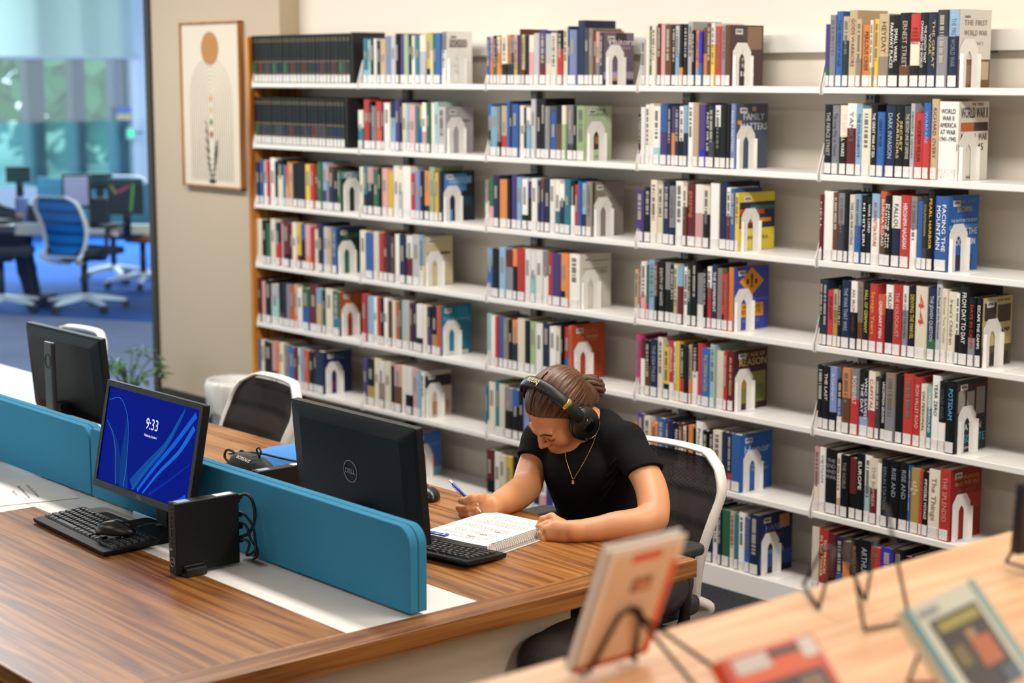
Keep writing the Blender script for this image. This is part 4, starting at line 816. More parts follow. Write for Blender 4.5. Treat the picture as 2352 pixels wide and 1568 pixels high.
# ---------------------------------------------------------------- keyboards and mice
def keyboard(loc, rz, label, yaw_tilt=math.radians(4)):
    k = empty('keyboard', loc, rz, label, 'keyboard')
    T = Matrix.Rotation(yaw_tilt, 4, 'X')
    b = MB().prism([(-.075, 0), (-.078, .012), (.072, .012), (.076, .006), (.07, 0)], 0, -.222, .222, mtx=T); b.build('keyboard_body', BLK, k, bevel=.002)
    rows = [(.060, [('g', 1)] + [('k', 1)] * 4 + [('s', .35)] + [('k', 1)] * 4 + [('s', .35)] + [('k', 1)] * 4 + [('s', .3)] + [('k', 1)] * 3 + [('s', .3)] + [('k', 1)] * 4, .011),
            (.041, [('k', 1)] * 13 + [('k', 2)] + [('s', .3)] + [('k', 1)] * 3 + [('s', .3)] + [('k', 1)] * 4, .015),
            (.022, [('k', 1.5)] + [('k', 1)] * 12 + [('k', 1.5)] + [('s', .3)] + [('k', 1)] * 3 + [('s', .3)] + [('k', 1)] * 4, .015),
            (.003, [('k', 1.75)] + [('k', 1)] * 11 + [('k', 2.25)] + [('s', 3.6)] + [('k', 1)] * 4, .015),
            (-.016, [('k', 2.25)] + [('k', 1)] * 10 + [('k', 2.75)] + [('s', 1.3)] + [('k', 1)] + [('s', 1.3)] + [('k', 1)] * 4, .015),
            (-.035, [('k', 1.25)] * 3 + [('k', 6.25)] + [('k', 1.25)] * 4 + [('s', .3)] + [('k', 1)] * 3 + [('s', .3)] + [('k', 2)] + [('k', 1)] * 2, .015)]
    km = MB(); lg_ = MB(); q = random.Random(4)
    for yc, ks, kh in rows:
        yc -= .012; tot = sum(w for _, w in ks); u = .426 / tot; x = -.213
        for t_, w_ in ks:
            if t_ != 's':
                a, b_ = x + .0012, x + w_ * u - .0012; y0, y1 = yc, yc + kh
                vs = [(a, y0, .012), (b_, y0, .012), (b_, y1, .012), (a, y1, .012), (a + .002, y0 + .0015, .0175), (b_ - .002, y0 + .0015, .0175), (b_ - .002, y1 - .002, .0175), (a + .002, y1 - .002, .0175)]
                km.add([T @ Vector(v) for v in vs], [(0, 1, 5, 4), (1, 2, 6, 5), (2, 3, 7, 6), (3, 0, 4, 7), (4, 5, 6, 7)])
                if w_ < 3:
                    gx = a + .0045; gw = .0022 + q.random() * .0012
                    lg_.box(gx, gx + gw, y0 + kh * .55, y0 + kh * .55 + .0026, .0174, .01762, mtx=T)
            x += w_ * u
    km.build('keys', mat('key_black', '1a1a1c', .45), k); lg_.build('key_legends', mat('legend_white', 'b4b2ae', .5), k)
    for sx in (-.19, .19): MB().box(sx - .012, sx + .012, .05, .062, 0, .008).build('rear_foot', BLK, k)
    return k
keyboard((-4.205, 2.150, DZ + .0075), math.radians(-3), 'black keyboard in front of the lit monitor, mouse resting on it')
keyboard((-3.528, 2.712, DZ + .0075), math.radians(180 + 10), 'black keyboard beside the open workbook')
def mouse(loc, rz, label):
    m = empty('computer_mouse', loc, rz, label, 'mouse')
    MB().ball((0, 0, .004), (.030, .055, .030), seg=24).build('shell', mat('mouse_shell', '151517', .32), m)
    me = m.children[0].data
    for v in me.vertices:
        if v.co.z < 0: v.co.z = 0
        v.co.x *= 1 - .12 * (v.co.y / .055) ** 2; v.co.z *= 1 - .25 * max(0, v.co.y / .055)
    MB().tube([(0, .028, .0265), (0, .040, .021)], .0028, 10).build('scroll_wheel', mat('wheel_grey', '35353a', .5), m)
    MB().box(-.0006, .0006, .012, .054, .018, .0305).build('button_gap', mat('port_dark'), m)
    return m
ms = mouse((-4.070, 2.140, DZ + .034), math.radians(-50), 'black mouse lying on top of the near keyboard')
o = MB().tube(bez([(-4.03, 2.18, .785), (-3.99, 2.20, .80), (-3.955, 2.212, .80), (-4.00, 2.22, .79), (-4.03, 2.25, .772), (-4.05, 2.26, .755)], 8), .0016, 8).build('mouse_cable', mat('cable_black'), ms.parent)
tag(o, 'thin black mouse cable running from the mouse to the monitor stand', 'cable')
mouse((-3.955, 3.075, DZ + .001), math.radians(60), 'black mouse on the far side of the desk beyond the dark monitor')
# ---------------------------------------------------------------- paper sheet and workbook
PAPER = mat('paper', 'f4f1ec', .7)
ps = MB().box(-.16, .16, -.13, .13, 0, .0009).build('instruction_sheet', PAPER, loc=(-4.80, 2.225, DZ + .0006)); ps.rotation_euler = (0, 0, math.radians(-14))
tag(ps, 'white printed instruction sheet lying left on the white desk channel', 'paper')
for i, ln in enumerate(('Do Not Turn Off Computer.', 'Please log off when you are done.', 'Thank you!')):
    text('printed_line', ln, .014, Matrix.Translation((.02, .03 - i * .026, .0011)), ink('55565c'), ps, .00005, width=.17 if i < 2 else .07)
wb = empty('spiral_workbook', (-3.510, 2.928, DZ + .0005), math.radians(12.0), 'open spiral-bound workbook under her hands, page 17 tab in blue', 'workbook')
hw, hl, th_ = .118, .145, .024
pb = MB(); nx = 10
for lay in range(5):
    z0, z1 = .003 + lay * .0042, .003 + (lay + 1) * .0042 - .0004; q = random.Random(lay)
    ov = q.uniform(-.0015, .0015)
    vs = []
    for i in range(nx + 1):
        x = -hw + (2 * hw - .012) * i / nx; wv = .0010 * math.sin(i / nx * 6 + .4) + .003 * (1 - i / nx) * 0
        for y, z in ((-hl + ov, z0 + wv), (hl + ov, z0 + wv), (hl + ov, z1 + wv), (-hl + ov, z1 + wv)): vs.append((x, y, z))
    fs = [(4 * i + a, 4 * i + (a + 1) % 4, 4 * i + 4 + (a + 1) % 4, 4 * i + 4 + a) for i in range(nx) for a in range(4)] + [(0, 1, 2, 3), tuple(4 * nx + a for a in (3, 2, 1, 0))]
    pb.add(vs, fs)
pbo = pb.build('page_block', PAPER, wb)
MB().box(-hw - .002, hw + .010, -hl - .002, hl + .002, 0, .0016).build('back_cover', mat('cover_board', 'dcd8d0', .6), wb, bevel=.0004)
sp_ = MB()
for i in range(34):
    y = -hl + .008 + i * (2 * hl - .016) / 33
    sp_.tube([(hw - .003 + .0145 * math.cos(a), y + .0016 * math.sin(a / 2), .0150 + .0145 * math.sin(a)) for a in [math.radians(-150 + 25 * k) for k in range(13)]], .0009, 6)
sp_.build('spiral_binding', mat('wire_white', 'b4b2ae', .35, .3), wb)
zt = .003 + 5 * .0042 + .0016
def wave(x): return .0010 * math.sin((x + hw) / (2 * hw - .012) * 6 + .4)
def pageT(x, y, z=.0004): return frame((x, y, .003 + 5 * .0042 - .0004 + wave(x) + z + .0012), (-1, 0, -.006), (0, -1, 0))
MB().box(-hw + .022, -hw + .082, -hl + .004, -hl + .022, zt + .0004, zt + .0022).build('page_tab', mat('tab_blue', '2a4fae', .5), wb)
text('page_number', '17', .019, frame((-hw + .058, -hl + .013, zt + .0024), (-1, 0, 0), (0, -1, 0)), PAPER, wb, .00005, width=.03)
text('page_heading', 'ACCA: Wrap and Lower Limb', .013, pageT(-.002, -hl + .032, .001), ink('3c3436'), wb, .00005, width=.115)
tl = MB(); q = random.Random(11)
for blk, (y0, n, x0, x1) in enumerate(((-.095, 3, -.085, .07), (-.065, 5, -.08, .09), (-.02, 6, -.085, .085), (.03, 8, -.07, .09), (.085, 5, -.06, .08))):
    for i in range(n):
        x = x0
        while x < x1 - .01:
            ww = q.uniform(.004, .012); y = y0 + i * .0052; zz = .003 + .021 + wave(x) + .0005
            tl.add([(x, y, zz), (x + ww, y, zz + wave(x + ww) - wave(x)), (x + ww, y + .0015, zz + wave(x + ww) - wave(x)), (x, y + .0015, zz)], [(0, 1, 2, 3)]); x += ww + .003
        if q.random() < .3: x1 -= .01
tl.build('printed_text', ink('969294'), wb)
hd = MB()
for x, y in ((.03, -.102), (.045, -.07), (.06, -.03)): hd.box(x - .022, x, y, y + .0011, zt - .0012 + .0012, zt + .0014)
hd.build('subheadings', ink('8a5a7c'), wb)

# ---------------------------------------------------------------- blue bag with black strap
bag = empty('drawstring_bag', (-4.50, 3.03, DZ + .001), math.radians(4), 'flat bright blue bag lying on the far desk behind the dark monitor', 'bag')
bm_ = MB(); N_ = 14
def bz_(u, v): return .058 * (math.sin(PI * u) ** .45) * (math.sin(PI * v) ** .45) + .028 * u
for sgn in (0, 1):
    vs = [(-.25 + .5 * i / N_, -.135 + .27 * j / N_ + .05 * (i / N_ - .5) * 0, (bz_(i / N_, j / N_) if sgn else .0)) for i in range(N_ + 1) for j in range(N_ + 1)]
    bm_.add(vs, [(i * (N_ + 1) + j, i * (N_ + 1) + j + 1, (i + 1) * (N_ + 1) + j + 1, (i + 1) * (N_ + 1) + j) for i in range(N_) for j in range(N_)], 0, True)
bm_.build('bag_body', mat('bag_blue', '2a7fd4', .75, bump=.1, bscale=500), bag)
MB().tube(bez([(-.24, -.125, .03), (-.1, -.13, .055), (.05, -.135, .06), (.2, -.13, .06), (.25, -.13, .045)], 8), .004, 8).build('piping', mat('cable_black'), bag)
pk = empty('black_pouch', (-4.46, 2.80, DZ + .001), math.radians(-4), 'black strapped pouch with BOREALIS lettering in front of the blue bag', 'pouch')
MB().ball((0, 0, .043), (.13, .038, .043), seg=28).build('pouch_body', mat('pouch_black', '1a1a1c', .7, bump=.2, bscale=300), pk)
text('lettering', 'BOREALIS', .015, frame((.0, -.0295, .0735), (1, 0, -.03), (0, .72, .7)), mat('lettering_white', 'd8d6d0', .5), pk, .0003, width=.078)
lp = MB()
lp.tube(bez([(-.13, .0, .03), (-.155, -.01, .05), (-.14, -.01, .075), (-.115, 0, .07), (-.125, .0, .045), (-.15, 0, .03)], 6), .004, 6)
lp.tube(bez([(-.12, .01, .04), (-.09, .01, .078), (-.06, .01, .075), (-.05, 0, .06)], 6), .0035, 6)
lp.build('strap_buckle', mat('buckle_black', '0c0c0d', .35), pk)
MB().tube(bez([(.035, .01, .075), (.028, .005, .09), (.03, .0, .105), (.045, 0, .112), (.055, .0, .10), (.045, .0, .085), (.04, .01, .07)], 6), .003, 6).ball((.038, .005, .07), .010).build('cord_loop', mat('buckle_black'), pk)
lp = MB(); lp.tube(bez([(.09, -.01, .045), (.13, -.02, .055), (.17, -.02, .05), (.20, 0, .035)], 6), .008, 8); lp.tube(bez([(.08, .01, .05), (.12, .02, .06), (.19, .03, .05)], 6), .005, 8)
lp.build('shoulder_strap', mat('pouch_black'), pk)
# ---------------------------------------------------------------- task chairs
FRAMEW = mat('chair_frame_white', 'dedad2', .4); CBLK = mat('chair_black', '19191b', .5); CARM = mat('arm_pad', '2a2a2b', .55, bump=.05, bscale=300)
def mesh_mat(name, c, open_, c2):
    m = bpy.data.materials.new(name); m.use_nodes = True; MATS[name] = m; n = m.node_tree; b = n.nodes['Principled BSDF']; L = n.links.new
    tc = n.nodes.new('ShaderNodeTexCoord'); sx = n.nodes.new('ShaderNodeSeparateXYZ'); L(tc.outputs['Object'], sx.inputs[0])
    def grid(out, f):
        a = n.nodes.new('ShaderNodeMath'); a.operation = 'MULTIPLY'; a.inputs[1].default_value = f; L(out, a.inputs[0])
        s = n.nodes.new('ShaderNodeMath'); s.operation = 'SINE'; L(a.outputs[0], s.inputs[0]); return s
    g1 = grid(sx.outputs['X'], 1700); g2 = grid(sx.outputs['Z'], 1700); ban = grid(sx.outputs['Z'], 78)
    mn = n.nodes.new('ShaderNodeMath'); mn.operation = 'MINIMUM'; L(g1.outputs[0], mn.inputs[0]); L(g2.outputs[0], mn.inputs[1])
    gt = n.nodes.new('ShaderNodeMath'); gt.operation = 'GREATER_THAN'; gt.inputs[1].default_value = open_; L(mn.outputs[0], gt.inputs[0])
    mr = n.nodes.new('ShaderNodeMapRange'); mr.inputs[1].default_value = .2; mr.inputs[2].default_value = 1; L(ban.outputs[0], mr.inputs[0])
    mx = n.nodes.new('ShaderNodeMixRGB'); mx.inputs[1].default_value = srgb(c); mx.inputs[2].default_value = srgb(c2); L(mr.outputs[0], mx.inputs[0]); L(mx.outputs[0], b.inputs['Base Color'])
    b.inputs['Roughness'].default_value = .85; b.inputs['Specular IOR Level'].default_value = .1
    iv = n.nodes.new('ShaderNodeMath'); iv.operation = 'SUBTRACT'; iv.inputs[0].default_value = 1; L(gt.outputs[0], iv.inputs[1]); L(iv.outputs[0], b.inputs['Alpha'])
    return m
NET = mesh_mat('chair_net', '332e2c', .86, '1f1c1b'); NETB = mesh_mat('chair_net_blue', '1a78c8', 2, '0c3f78')
def back_pt(u, v, w=.225, h=.425, z0=.42, deep=.05):
    """u -1..1 across, v 0..1 up; the sitter faces local -Y"""
    ww = w * (.80 + .24 * math.sin(min(1, v * 1.25) * PI / 2)) * (1 - .10 * max(0, v - .8) / .2)
    y = .235 + .07 * v * v - .055 * math.sin(PI * min(1, v * 1.3)) * .6 - deep * (u * u) * .8
    return Vector((u * ww, y, z0 + h * v))
def chair(loc, rz, label, net=NET, group=None, pale=False):
    c = empty('task_chair', loc, rz, label, 'chair', group)
    # outline of the back in (u,v)
    out = [(p[0], p[1]) for p in rrect(-1, 1, 0, 1, [.30, .30, .10, .10], 7)]
    out = [(x, min(1, y)) for x, y in rrect(-1, 1, 0, 1, [.24, .24, .12, .12], 7)]
    nu, nv = 18, 20
    grid = MB(); vs = []
    for j in range(nv + 1):
        v = j / nv
        lim = 1.0
        if v > .8: lim = 1 - .30 * (1 - math.sqrt(max(0, 1 - ((v - .8) / .2) ** 2)))
        for i in range(nu + 1): vs.append(back_pt((-1 + 2 * i / nu) * lim * .97, v * .985 + .008))
    fs = [(j * (nu + 1) + i, j * (nu + 1) + i + 1, (j + 1) * (nu + 1) + i + 1, (j + 1) * (nu + 1) + i) for j in range(nv) for i in range(nu)]
    grid.add(vs, fs, 0, True); grid.build('back_mesh', net, c)
    loop = []
    for v in [k / 16 for k in range(17)]:
        lim = 1 if v <= .8 else 1 - .30 * (1 - math.sqrt(max(0, 1 - ((v - .8) / .2) ** 2)))
        loop.append(back_pt(-lim, v))
    for u in [-.6, -.4, -.2, 0, .2, .4, .6]: loop.append(back_pt(u, 1.0) + Vector((0, 0, .006)))
    for v in [1 - k / 16 for k in range(17)]:
        lim = 1 if v <= .8 else 1 - .30 * (1 - math.sqrt(max(0, 1 - ((v - .8) / .2) ** 2)))
        loop.append(back_pt(lim, v))
    for u in (.6, .2, -.2, -.6): loop.append(back_pt(u, 0))
    # flat strip frame: deeper than wide
    fm_ = MB(); n = len(loop); vs = []
    ctr = sum(loop, Vector()) / n
    for p in loop:
        o_ = (p - ctr); o_.y = 0; o_.normalize()
        for a, b_ in ((0, -.006), (.009, -.004), (.012, .028), (.004, .034), (-.004, .014)): vs.append(p + o_ * a + Vector((0, b_, 0)))
    fm_.add(vs, [(i * 5 + k, i * 5 + (k + 1) % 5, ((i + 1) % n) * 5 + (k + 1) % 5, ((i + 1) % n) * 5 + k) for i in range(n) for k in range(5)], 0, True)
    fm_.build('back_frame', FRAMEW, c)
    lf = MB()
    for sx in (-1, 1):
        lf.tube(bez([back_pt(sx * .98, .06) + Vector((0, .01, 0)), (sx * .20, .25, .41), (sx * .13, .20, .375), (sx * .05, .08, .36)], 6), [.016] * 6 + [.017] * 6 + [.02] * 7, 10)
    lf.build('back_support', FRAMEW, c)
    MB().prism(rrect(-.235, .235, -.25, .21, [.07, .07, .09, .09], 6), 2, .415, .465).build('seat', mat('seat_fabric', '29272a' if not pale else '20375c', .9, bump=.3, bscale=700), c, bevel=.018, seg=4)
    MB().box(-.11, .11, -.10, .14, .37, .415).build('mechanism', CBLK, c, bevel=.01)
    for sx in (-1, 1):
        a = MB().tube(bez([(sx * .13, .03, .39), (sx * .255, .04, .40), (sx * .285, .05, .46), (sx * .285, .04, .615)], 6), .016, 10).build('arm_post', CBLK, c)
        MB().prism([(sx * .285 + p[0], p[1]) for p in rrect(-.042, .042, -.15, .10, .035, 5)], 2, .625, .652).build('arm_pad', CARM, a, bevel=.009, seg=3)
    MB().tube([(0, 0, .10), (0, 0, .37)], .026, 16).build('gas_column', CBLK, c)
    bs = MB()
    for k in range(5):
        a = 2 * PI * k / 5 + .3; d = Vector((math.cos(a), math.sin(a), 0)); s_ = Vector((-d.y, d.x, 0))
        pr = [(.02, .032, .085, .125), (.18, .024, .07, .105), (.31, .017, .06, .078)]; vs = []
        for r, hw_, z0, z1 in pr: vs += [d * r + s_ * hw_ + Vector((0, 0, z0)), d * r - s_ * hw_ + Vector((0, 0, z0)), d * r - s_ * hw_ * .6 + Vector((0, 0, z1)), d * r + s_ * hw_ * .6 + Vector((0, 0, z1))]
        bs.add(vs, [(4 * i + q, 4 * i + (q + 1) % 4, 4 * i + 4 + (q + 1) % 4, 4 * i + 4 + q) for i in range(2) for q in range(4)] + [(0, 1, 2, 3), (11, 10, 9, 8)])
    bs.lathe([(.001, .13), (.035, .128), (.045, .10), (.04, .08), (.001, .08)], 16)
    base = bs.build('star_base', mat('base_white', 'd8dde2', .4) if pale else FRAMEW, c, bevel=.003)
    for k in range(5):
        a = 2 * PI * k / 5 + .3; d = Vector((math.cos(a), math.sin(a), 0)) * .305; s_ = Vector((-d.y, d.x, 0)).normalized()
        w_ = MB()
        for q in (-.014, .014): w_.tube([d + s_ * (q - .009) + Vector((0, 0, .030)), d + s_ * (q + .009) + Vector((0, 0, .030))], .0295, 16)
        w_.tube([d + Vector((0, 0, .03)), d + Vector((0, 0, .075))], .008, 8)
        w_.build('caster', CBLK, base)
    return c
chair((-3.62, 3.43, 0), math.radians(2), 'mesh task chair with white frame carrying the seated student')
chair((-5.40, 3.18, 0), math.radians(-5), 'empty mesh task chair behind the blue bag, white bin beyond it')
chair((-6.95, 3.24, 0), math.radians(4), 'mesh task chair peeping over the monitor behind the left divider')

# ---------------------------------------------------------------- bin and planter
bn = empty('waste_bin', (-7.68, 4.72, 0), 0, 'white waste bin with a clear plastic liner beside the oak end panel', 'bin')
MB().lathe([(.001, .004), (.09, .004), (.094, .01), (.122, .40), (.127, .405), (.118, .40), (.088, .02), (.001, .02)], 32).build('bucket', mat('bin_white', 'd6d2cc', .5), bn)
lm = MB(); q = random.Random(3); vs = []; seg = 48
pr = [(.113, .36), (.120, .405), (.131, .415), (.139, .39), (.137, .33), (.131, .27), (.125, .24)]
for r, z in pr:
    for k in range(seg):
        a = 2 * PI * k / seg; f = (1 + .05 * math.sin(k * 1.9) + .04 * math.sin(k * .73 + z * 20)) if z < .40 else 1 + .015 * math.sin(k * 1.3)
        vs.append((r * f * math.cos(a), r * f * math.sin(a), z + (.02 * math.sin(k * .55) if z < .3 else 0)))
lm.add(vs, [(i * seg + k, i * seg + (k + 1) % seg, (i + 1) * seg + (k + 1) % seg, (i + 1) * seg + k) for i in range(len(pr) - 1) for k in range(seg)], 0, True)
lm.build('plastic_liner', mat('liner', 'f0f0ee', .25, alpha=.72), bn)
pl = empty('potted_plant', (-8.80, 4.74, 0), 0, 'leafy green plant at the foot of the picture wall beside the dark post', 'plant')
MB().lathe([(.001, .0), (.10, 0), (.13, .16), (.12, .16), (.10, .03), (.001, .03)], 24).lathe([(.001, .14), (.118, .14)], 24, 1).build('pot', [mat('pot_dark', '26221f', .6), mat('soil', '1c140e', .95)], pl)
st = MB(); lv = MB(); q = random.Random(8)
for i in range(16):
    a = q.uniform(0, 2 * PI); r = q.uniform(.08, .26); h = .30 * (1 - r * 2.0) + q.uniform(.12, .22)
    tip = Vector((math.cos(a) * r, math.sin(a) * r * .6, h)); st.tube(bez([(0, 0, .13), tip * .5 + Vector((0, 0, .12)), tip], 5), .004, 5)
    for k in range(5):
        d = Vector((q.gauss(math.cos(a), .7), q.gauss(math.sin(a), .7), q.uniform(-.5, .4))).normalized(); s_ = d.cross(Vector((0, 0, 1))).normalized(); L_ = q.uniform(.05, .085)
        b0 = tip + Vector((q.uniform(-.03, .03), q.uniform(-.02, .02), q.uniform(-.05, .03)))
        lv.add([b0, b0 + d * L_ * .4 + s_ * L_ * .28, b0 + d * L_ + Vector((0, 0, -.01)), b0 + d * L_ * .4 - s_ * L_ * .28, b0 + d * L_ * .45 + Vector((0, 0, .008))], [(0, 1, 4), (1, 2, 4), (2, 3, 4), (3, 0, 4)])
st.build('stems', mat('stem_green', '4a6a34', .6), pl); lv.build('leaves', mat('plant_leaf', '3f6b2c', .45, vary=.4, vscale=12), pl)

# ---------------------------------------------------------------- office beyond the glass
def flat_on(px, py, d): return P(px, py, d)
far_desk = empty('office_desk', (0, 0, 0), 0, 'walnut office desk with monitors beyond the glass partition', 'desk')
dn = P(345, 548, 14.6); dl = P(30, 516, 16.0); zt_ = dn.z
dv = (dn - dl); dv.z = 0; dvn = dv.normalized(); dp = Vector((-dvn.y, dvn.x, 0)); dp = dp if dp.dot(FLAT) > 0 else -dp
a0 = Vector((dn.x, dn.y, 0)) + dvn * .5; a1 = Vector((dl.x, dl.y, 0)) - dvn * .8
quad = [(a0.x, a0.y), (a1.x, a1.y), (a1.x + dp.x * .75, a1.y + dp.y * .75), (a0.x + dp.x * .75, a0.y + dp.y * .75)]
MB().prism(quad, 2, zt_ - .035, zt_).build('worktop', wood('office_walnut', ['6a3412', '9a5a28', 'b5753c'], 0, .8, .7), far_desk)
for t_ in (.3, 3.6):
    q0 = a0 - dvn * t_; MB().box(q0.x - .03, q0.x + .03, q0.y + dp.y * .3 - .03, q0.y + dp.y * .3 + .03, 0, zt_ - .036).build('leg', CBLK, far_desk)
scq = [(q.x, q.y) for q in (a0 + dp * .76, a1 + dp * .76, a1 + dp * .79, a0 + dp * .79)]
ds = MB().prism(scq, 2, zt_ - .1, zt_ + .36).build('desk_screen', mat('office_teal', '2c93b0', .8)); tag(ds, 'teal desk screen behind the office monitors beyond the glass', 'divider')
def far_monitor(px0, px1, py0, py1, d, label, face, neck=True):
    c = P((px0 + px1) / 2, (py0 + py1) / 2, d); W_ = (px1 - px0) / F_PX * d; H_ = (py1 - py0) / F_PX * d
    m = empty('office_monitor', (c.x, c.y, zt_), math.atan2(RGT.y, RGT.x), label, 'monitor', 'office monitors beyond the glass'); zc = c.z - zt_
    MB().box(-W_ / 2, W_ / 2, -.015, .02, zc - H_ / 2, zc + H_ / 2).build('casing', BLK, m, bevel=.004)
    MB().box(-W_ / 2 + .02, W_ / 2 - .02, -.018, -.014, zc - H_ / 2 + .025, zc + H_ / 2 - .02).build('screen', face, m)
    MB().box(-.03, .03, .02, .045, 0, zc).box(-.12, .12, -.06, .12, 0, .015).build('stand', BLK, m)
    return m, W_, H_, zc
SCL = mat('screen_lilac', '9a94ae', .4, emit='a59dbe', es=.35); SCD = mat('screen_dark', '101014', .3)
far_monitor(14, 70, 382, 419, 15.6, 'small dark office monitor at the left, seen beyond the glass', SCD)
far_monitor(143, 209, 399, 478, 15.0, 'office monitor with pale lilac screen beyond the glass', SCL)
far_monitor(196, 258, 398, 434, 15.5, 'dark office monitor partly hidden by the lilac screen', SCD)
m_, W_, H_, zc = far_monitor(248, 328, 410, 492, 14.7, 'dark office monitor showing red and green streaks', SCD)
for (a, b_, col) in ((( -.9, .7), (-.55, .15), '6a6a30'), ((-.5, .1 + .2), (.3, .62), '8a2040'), ((.55, .8), (.35, -.9), '3f7a2c')):
    p0 = Vector((a[0] * W_ * .45, -.0185, zc + a[1] * H_ * .45)); p1 = Vector((b_[0] * W_ * .45, -.0185, zc + b_[1] * H_ * .45)); s_ = Vector((0, 0, .012)) if abs(p0.x - p1.x) > abs(p0.z - p1.z) else Vector((.012, 0, 0))
    MB().add([p0 - s_, p1 - s_, p1 + s_, p0 + s_], [(0, 1, 2, 3)]).build('screen_streak', mat('streak_' + col, col, .4, emit=col, es=.6), m_)
for px, py, w_, h_, col, lab in ((82, 495, .34, .10, 'd8d4d0', 'white papers stacked on the office desk by the blue binder'), (192, 505, .36, .05, 'e6e2dc', 'white keyboard on the office desk beyond the glass'), (316, 516, .30, .09, 'e8dfc8', 'cream desk phone on the office desk next to the dark post'), (50, 470, .09, .30, '7a90c8', 'blue binder standing on the office desk beyond the glass'), (98, 470, .22, .24, '0d1016', 'black computer standing on the office desk beside the blue binder'), (229, 497, .16, .30, '0a0a0c', 'black speaker box between the office monitors')):
    c = P(px, py, 14.9 + (.2 if h_ > .2 else 0)); o = MB().box(-w_ / 2, w_ / 2, -.06, .06, 0, h_).build(lab.split(' ')[1] if False else {'white papers': 'paper_stack', 'white keyboa': 'office_keyboard', 'cream desk p': 'desk_phone', 'blue binder ': 'binder', 'black comput': 'office_computer', 'black speake': 'speaker_box'}[lab[:12]], mat('office_' + col, col, .5), bevel=.012, loc=(c.x, c.y, zt_ + .001))
    o.rotation_euler = (0, 0, math.atan2(RGT.y, RGT.x)); tag(o, lab, lab.split(' ')[1])
def on_floor(px, py): return on(px, py, 2, .08)
def far_chair(px, py, rz, lab, s=1.0):
    p = on_floor(px, py); c = chair((p.x, p.y, 0), rz, lab, NETB, 'blue mesh office chairs beyond the glass', True); c.scale = (1.08, 1.08, 1.12); return c
far_chair(196, 690, math.radians(-162), 'blue mesh office chair with white frame nearest the glass')
far_chair(5, 692, math.radians(150), 'office chair cut by the picture edge, under the seated worker')
far_chair(330, 640, math.radians(20), 'office chair tucked under the desk beside the dark post')
far_chair(262, 622, math.radians(40), 'office chair pushed under the middle of the office desk')
# person working at the far desk, mostly out of the picture
# ---------------------------------------------------------------- display counter in front
CZ = 1.20
BEECH = wood('beech_laminate', ['e2a978', 'eab888', 'f0c598'], 1, .9, .4, .4)
ct = empty('display_counter', (0, 0, 0), 0, 'light beech display counter in front with books on wire stands', 'counter')
XC = -1.634
MB().box(0, 1.3, -1.7, 1.9, -.03, 0).build('countertop', BEECH, ct, bevel=.004, loc=(XC, 2.0, CZ))
MB().box(XC + .03, XC + 1.28, .4, 3.85, 0, CZ - .031).build('cabinet_body', BEECH, ct)
WIRE = mat('wire_bronze', '2a1a12', .4, .5)
def local(loc, rz): return Matrix.Translation(loc) @ Matrix.Rotation(rz, 4, 'Z')
def easel(loc, rz, lab, s=1.0):
    """black wire stand: two front hooks, crossbar and a back leg; a book faces local -Y"""
    e = empty('wire_book_stand', loc, rz, lab, 'book stand'); r = .0026
    w_, h_ = .05 * s, .15 * s
    f = MB()
    for sx in (-1, 1):
        f.tube(bez([(sx * w_, -.055, .022), (sx * w_, -.052, .0035), (sx * w_, 0.01, .0035)], 4) , r, 8)
        f.tube([(sx * w_, .01, .0035), (sx * w_ * .45, .045, h_)], r, 8)
    f.tube([(w_ * .45, .045, h_), (-w_ * .45, .045, h_)], r, 8)
    f.tube([(w_, .01, .0035), (-w_, .01, .0035)], r, 8)
    f.build('front_frame', WIRE, e)
    b = MB(); b.tube([(w_ * .5, .045, h_ * .96), (w_ * .7, .12, .0035), (-w_ * .7, .12, .0035), (-w_ * .5, .045, h_ * .96)], r, 8); b.build('back_leg', WIRE, e)
    return e
def display_book(T, w_, h_, t_, cols, lab, art_, back=False):
    """book standing with its bottom edge at the origin of T, cover in local XZ facing local -Y"""
    o = MB().box(-w_ / 2, w_ / 2, 0, .0025, 0, h_).box(-w_ / 2, w_ / 2, t_ - .0025, t_, 0, h_).box(-w_ / 2, -w_ / 2 + .0025, 0, t_, 0, h_).build('display_book', mat('dbook_' + cols, cols, .35))
    o.matrix_world = T; tag(o, lab, 'book')
    MB().box(-w_ / 2 + .003, w_ / 2 - .004, .003, t_ - .003, .004, h_ - .004).build('page_block', PAGES, o)
    for i, (a, b_, c, d, col) in enumerate(art_):
        MB().box(-w_ / 2 + a * w_, -w_ / 2 + b_ * w_, -.0006 - .0002 * i, .0001, c * h_, d * h_).build('cover_art', mat('dart_' + col, col, .4), o)
    return o
def plane_T(BL, BR, TL):
    x = (BR - BL).normalized(); z = (TL - BL); z = (z - x * z.dot(x)).normalized(); y = z.cross(x); m = Matrix.Identity(4)
    o = (BL + BR) / 2
    for i in range(3): m[i][0] = x[i]; m[i][1] = y[i]; m[i][2] = z[i]; m[i][3] = o[i]
    return m
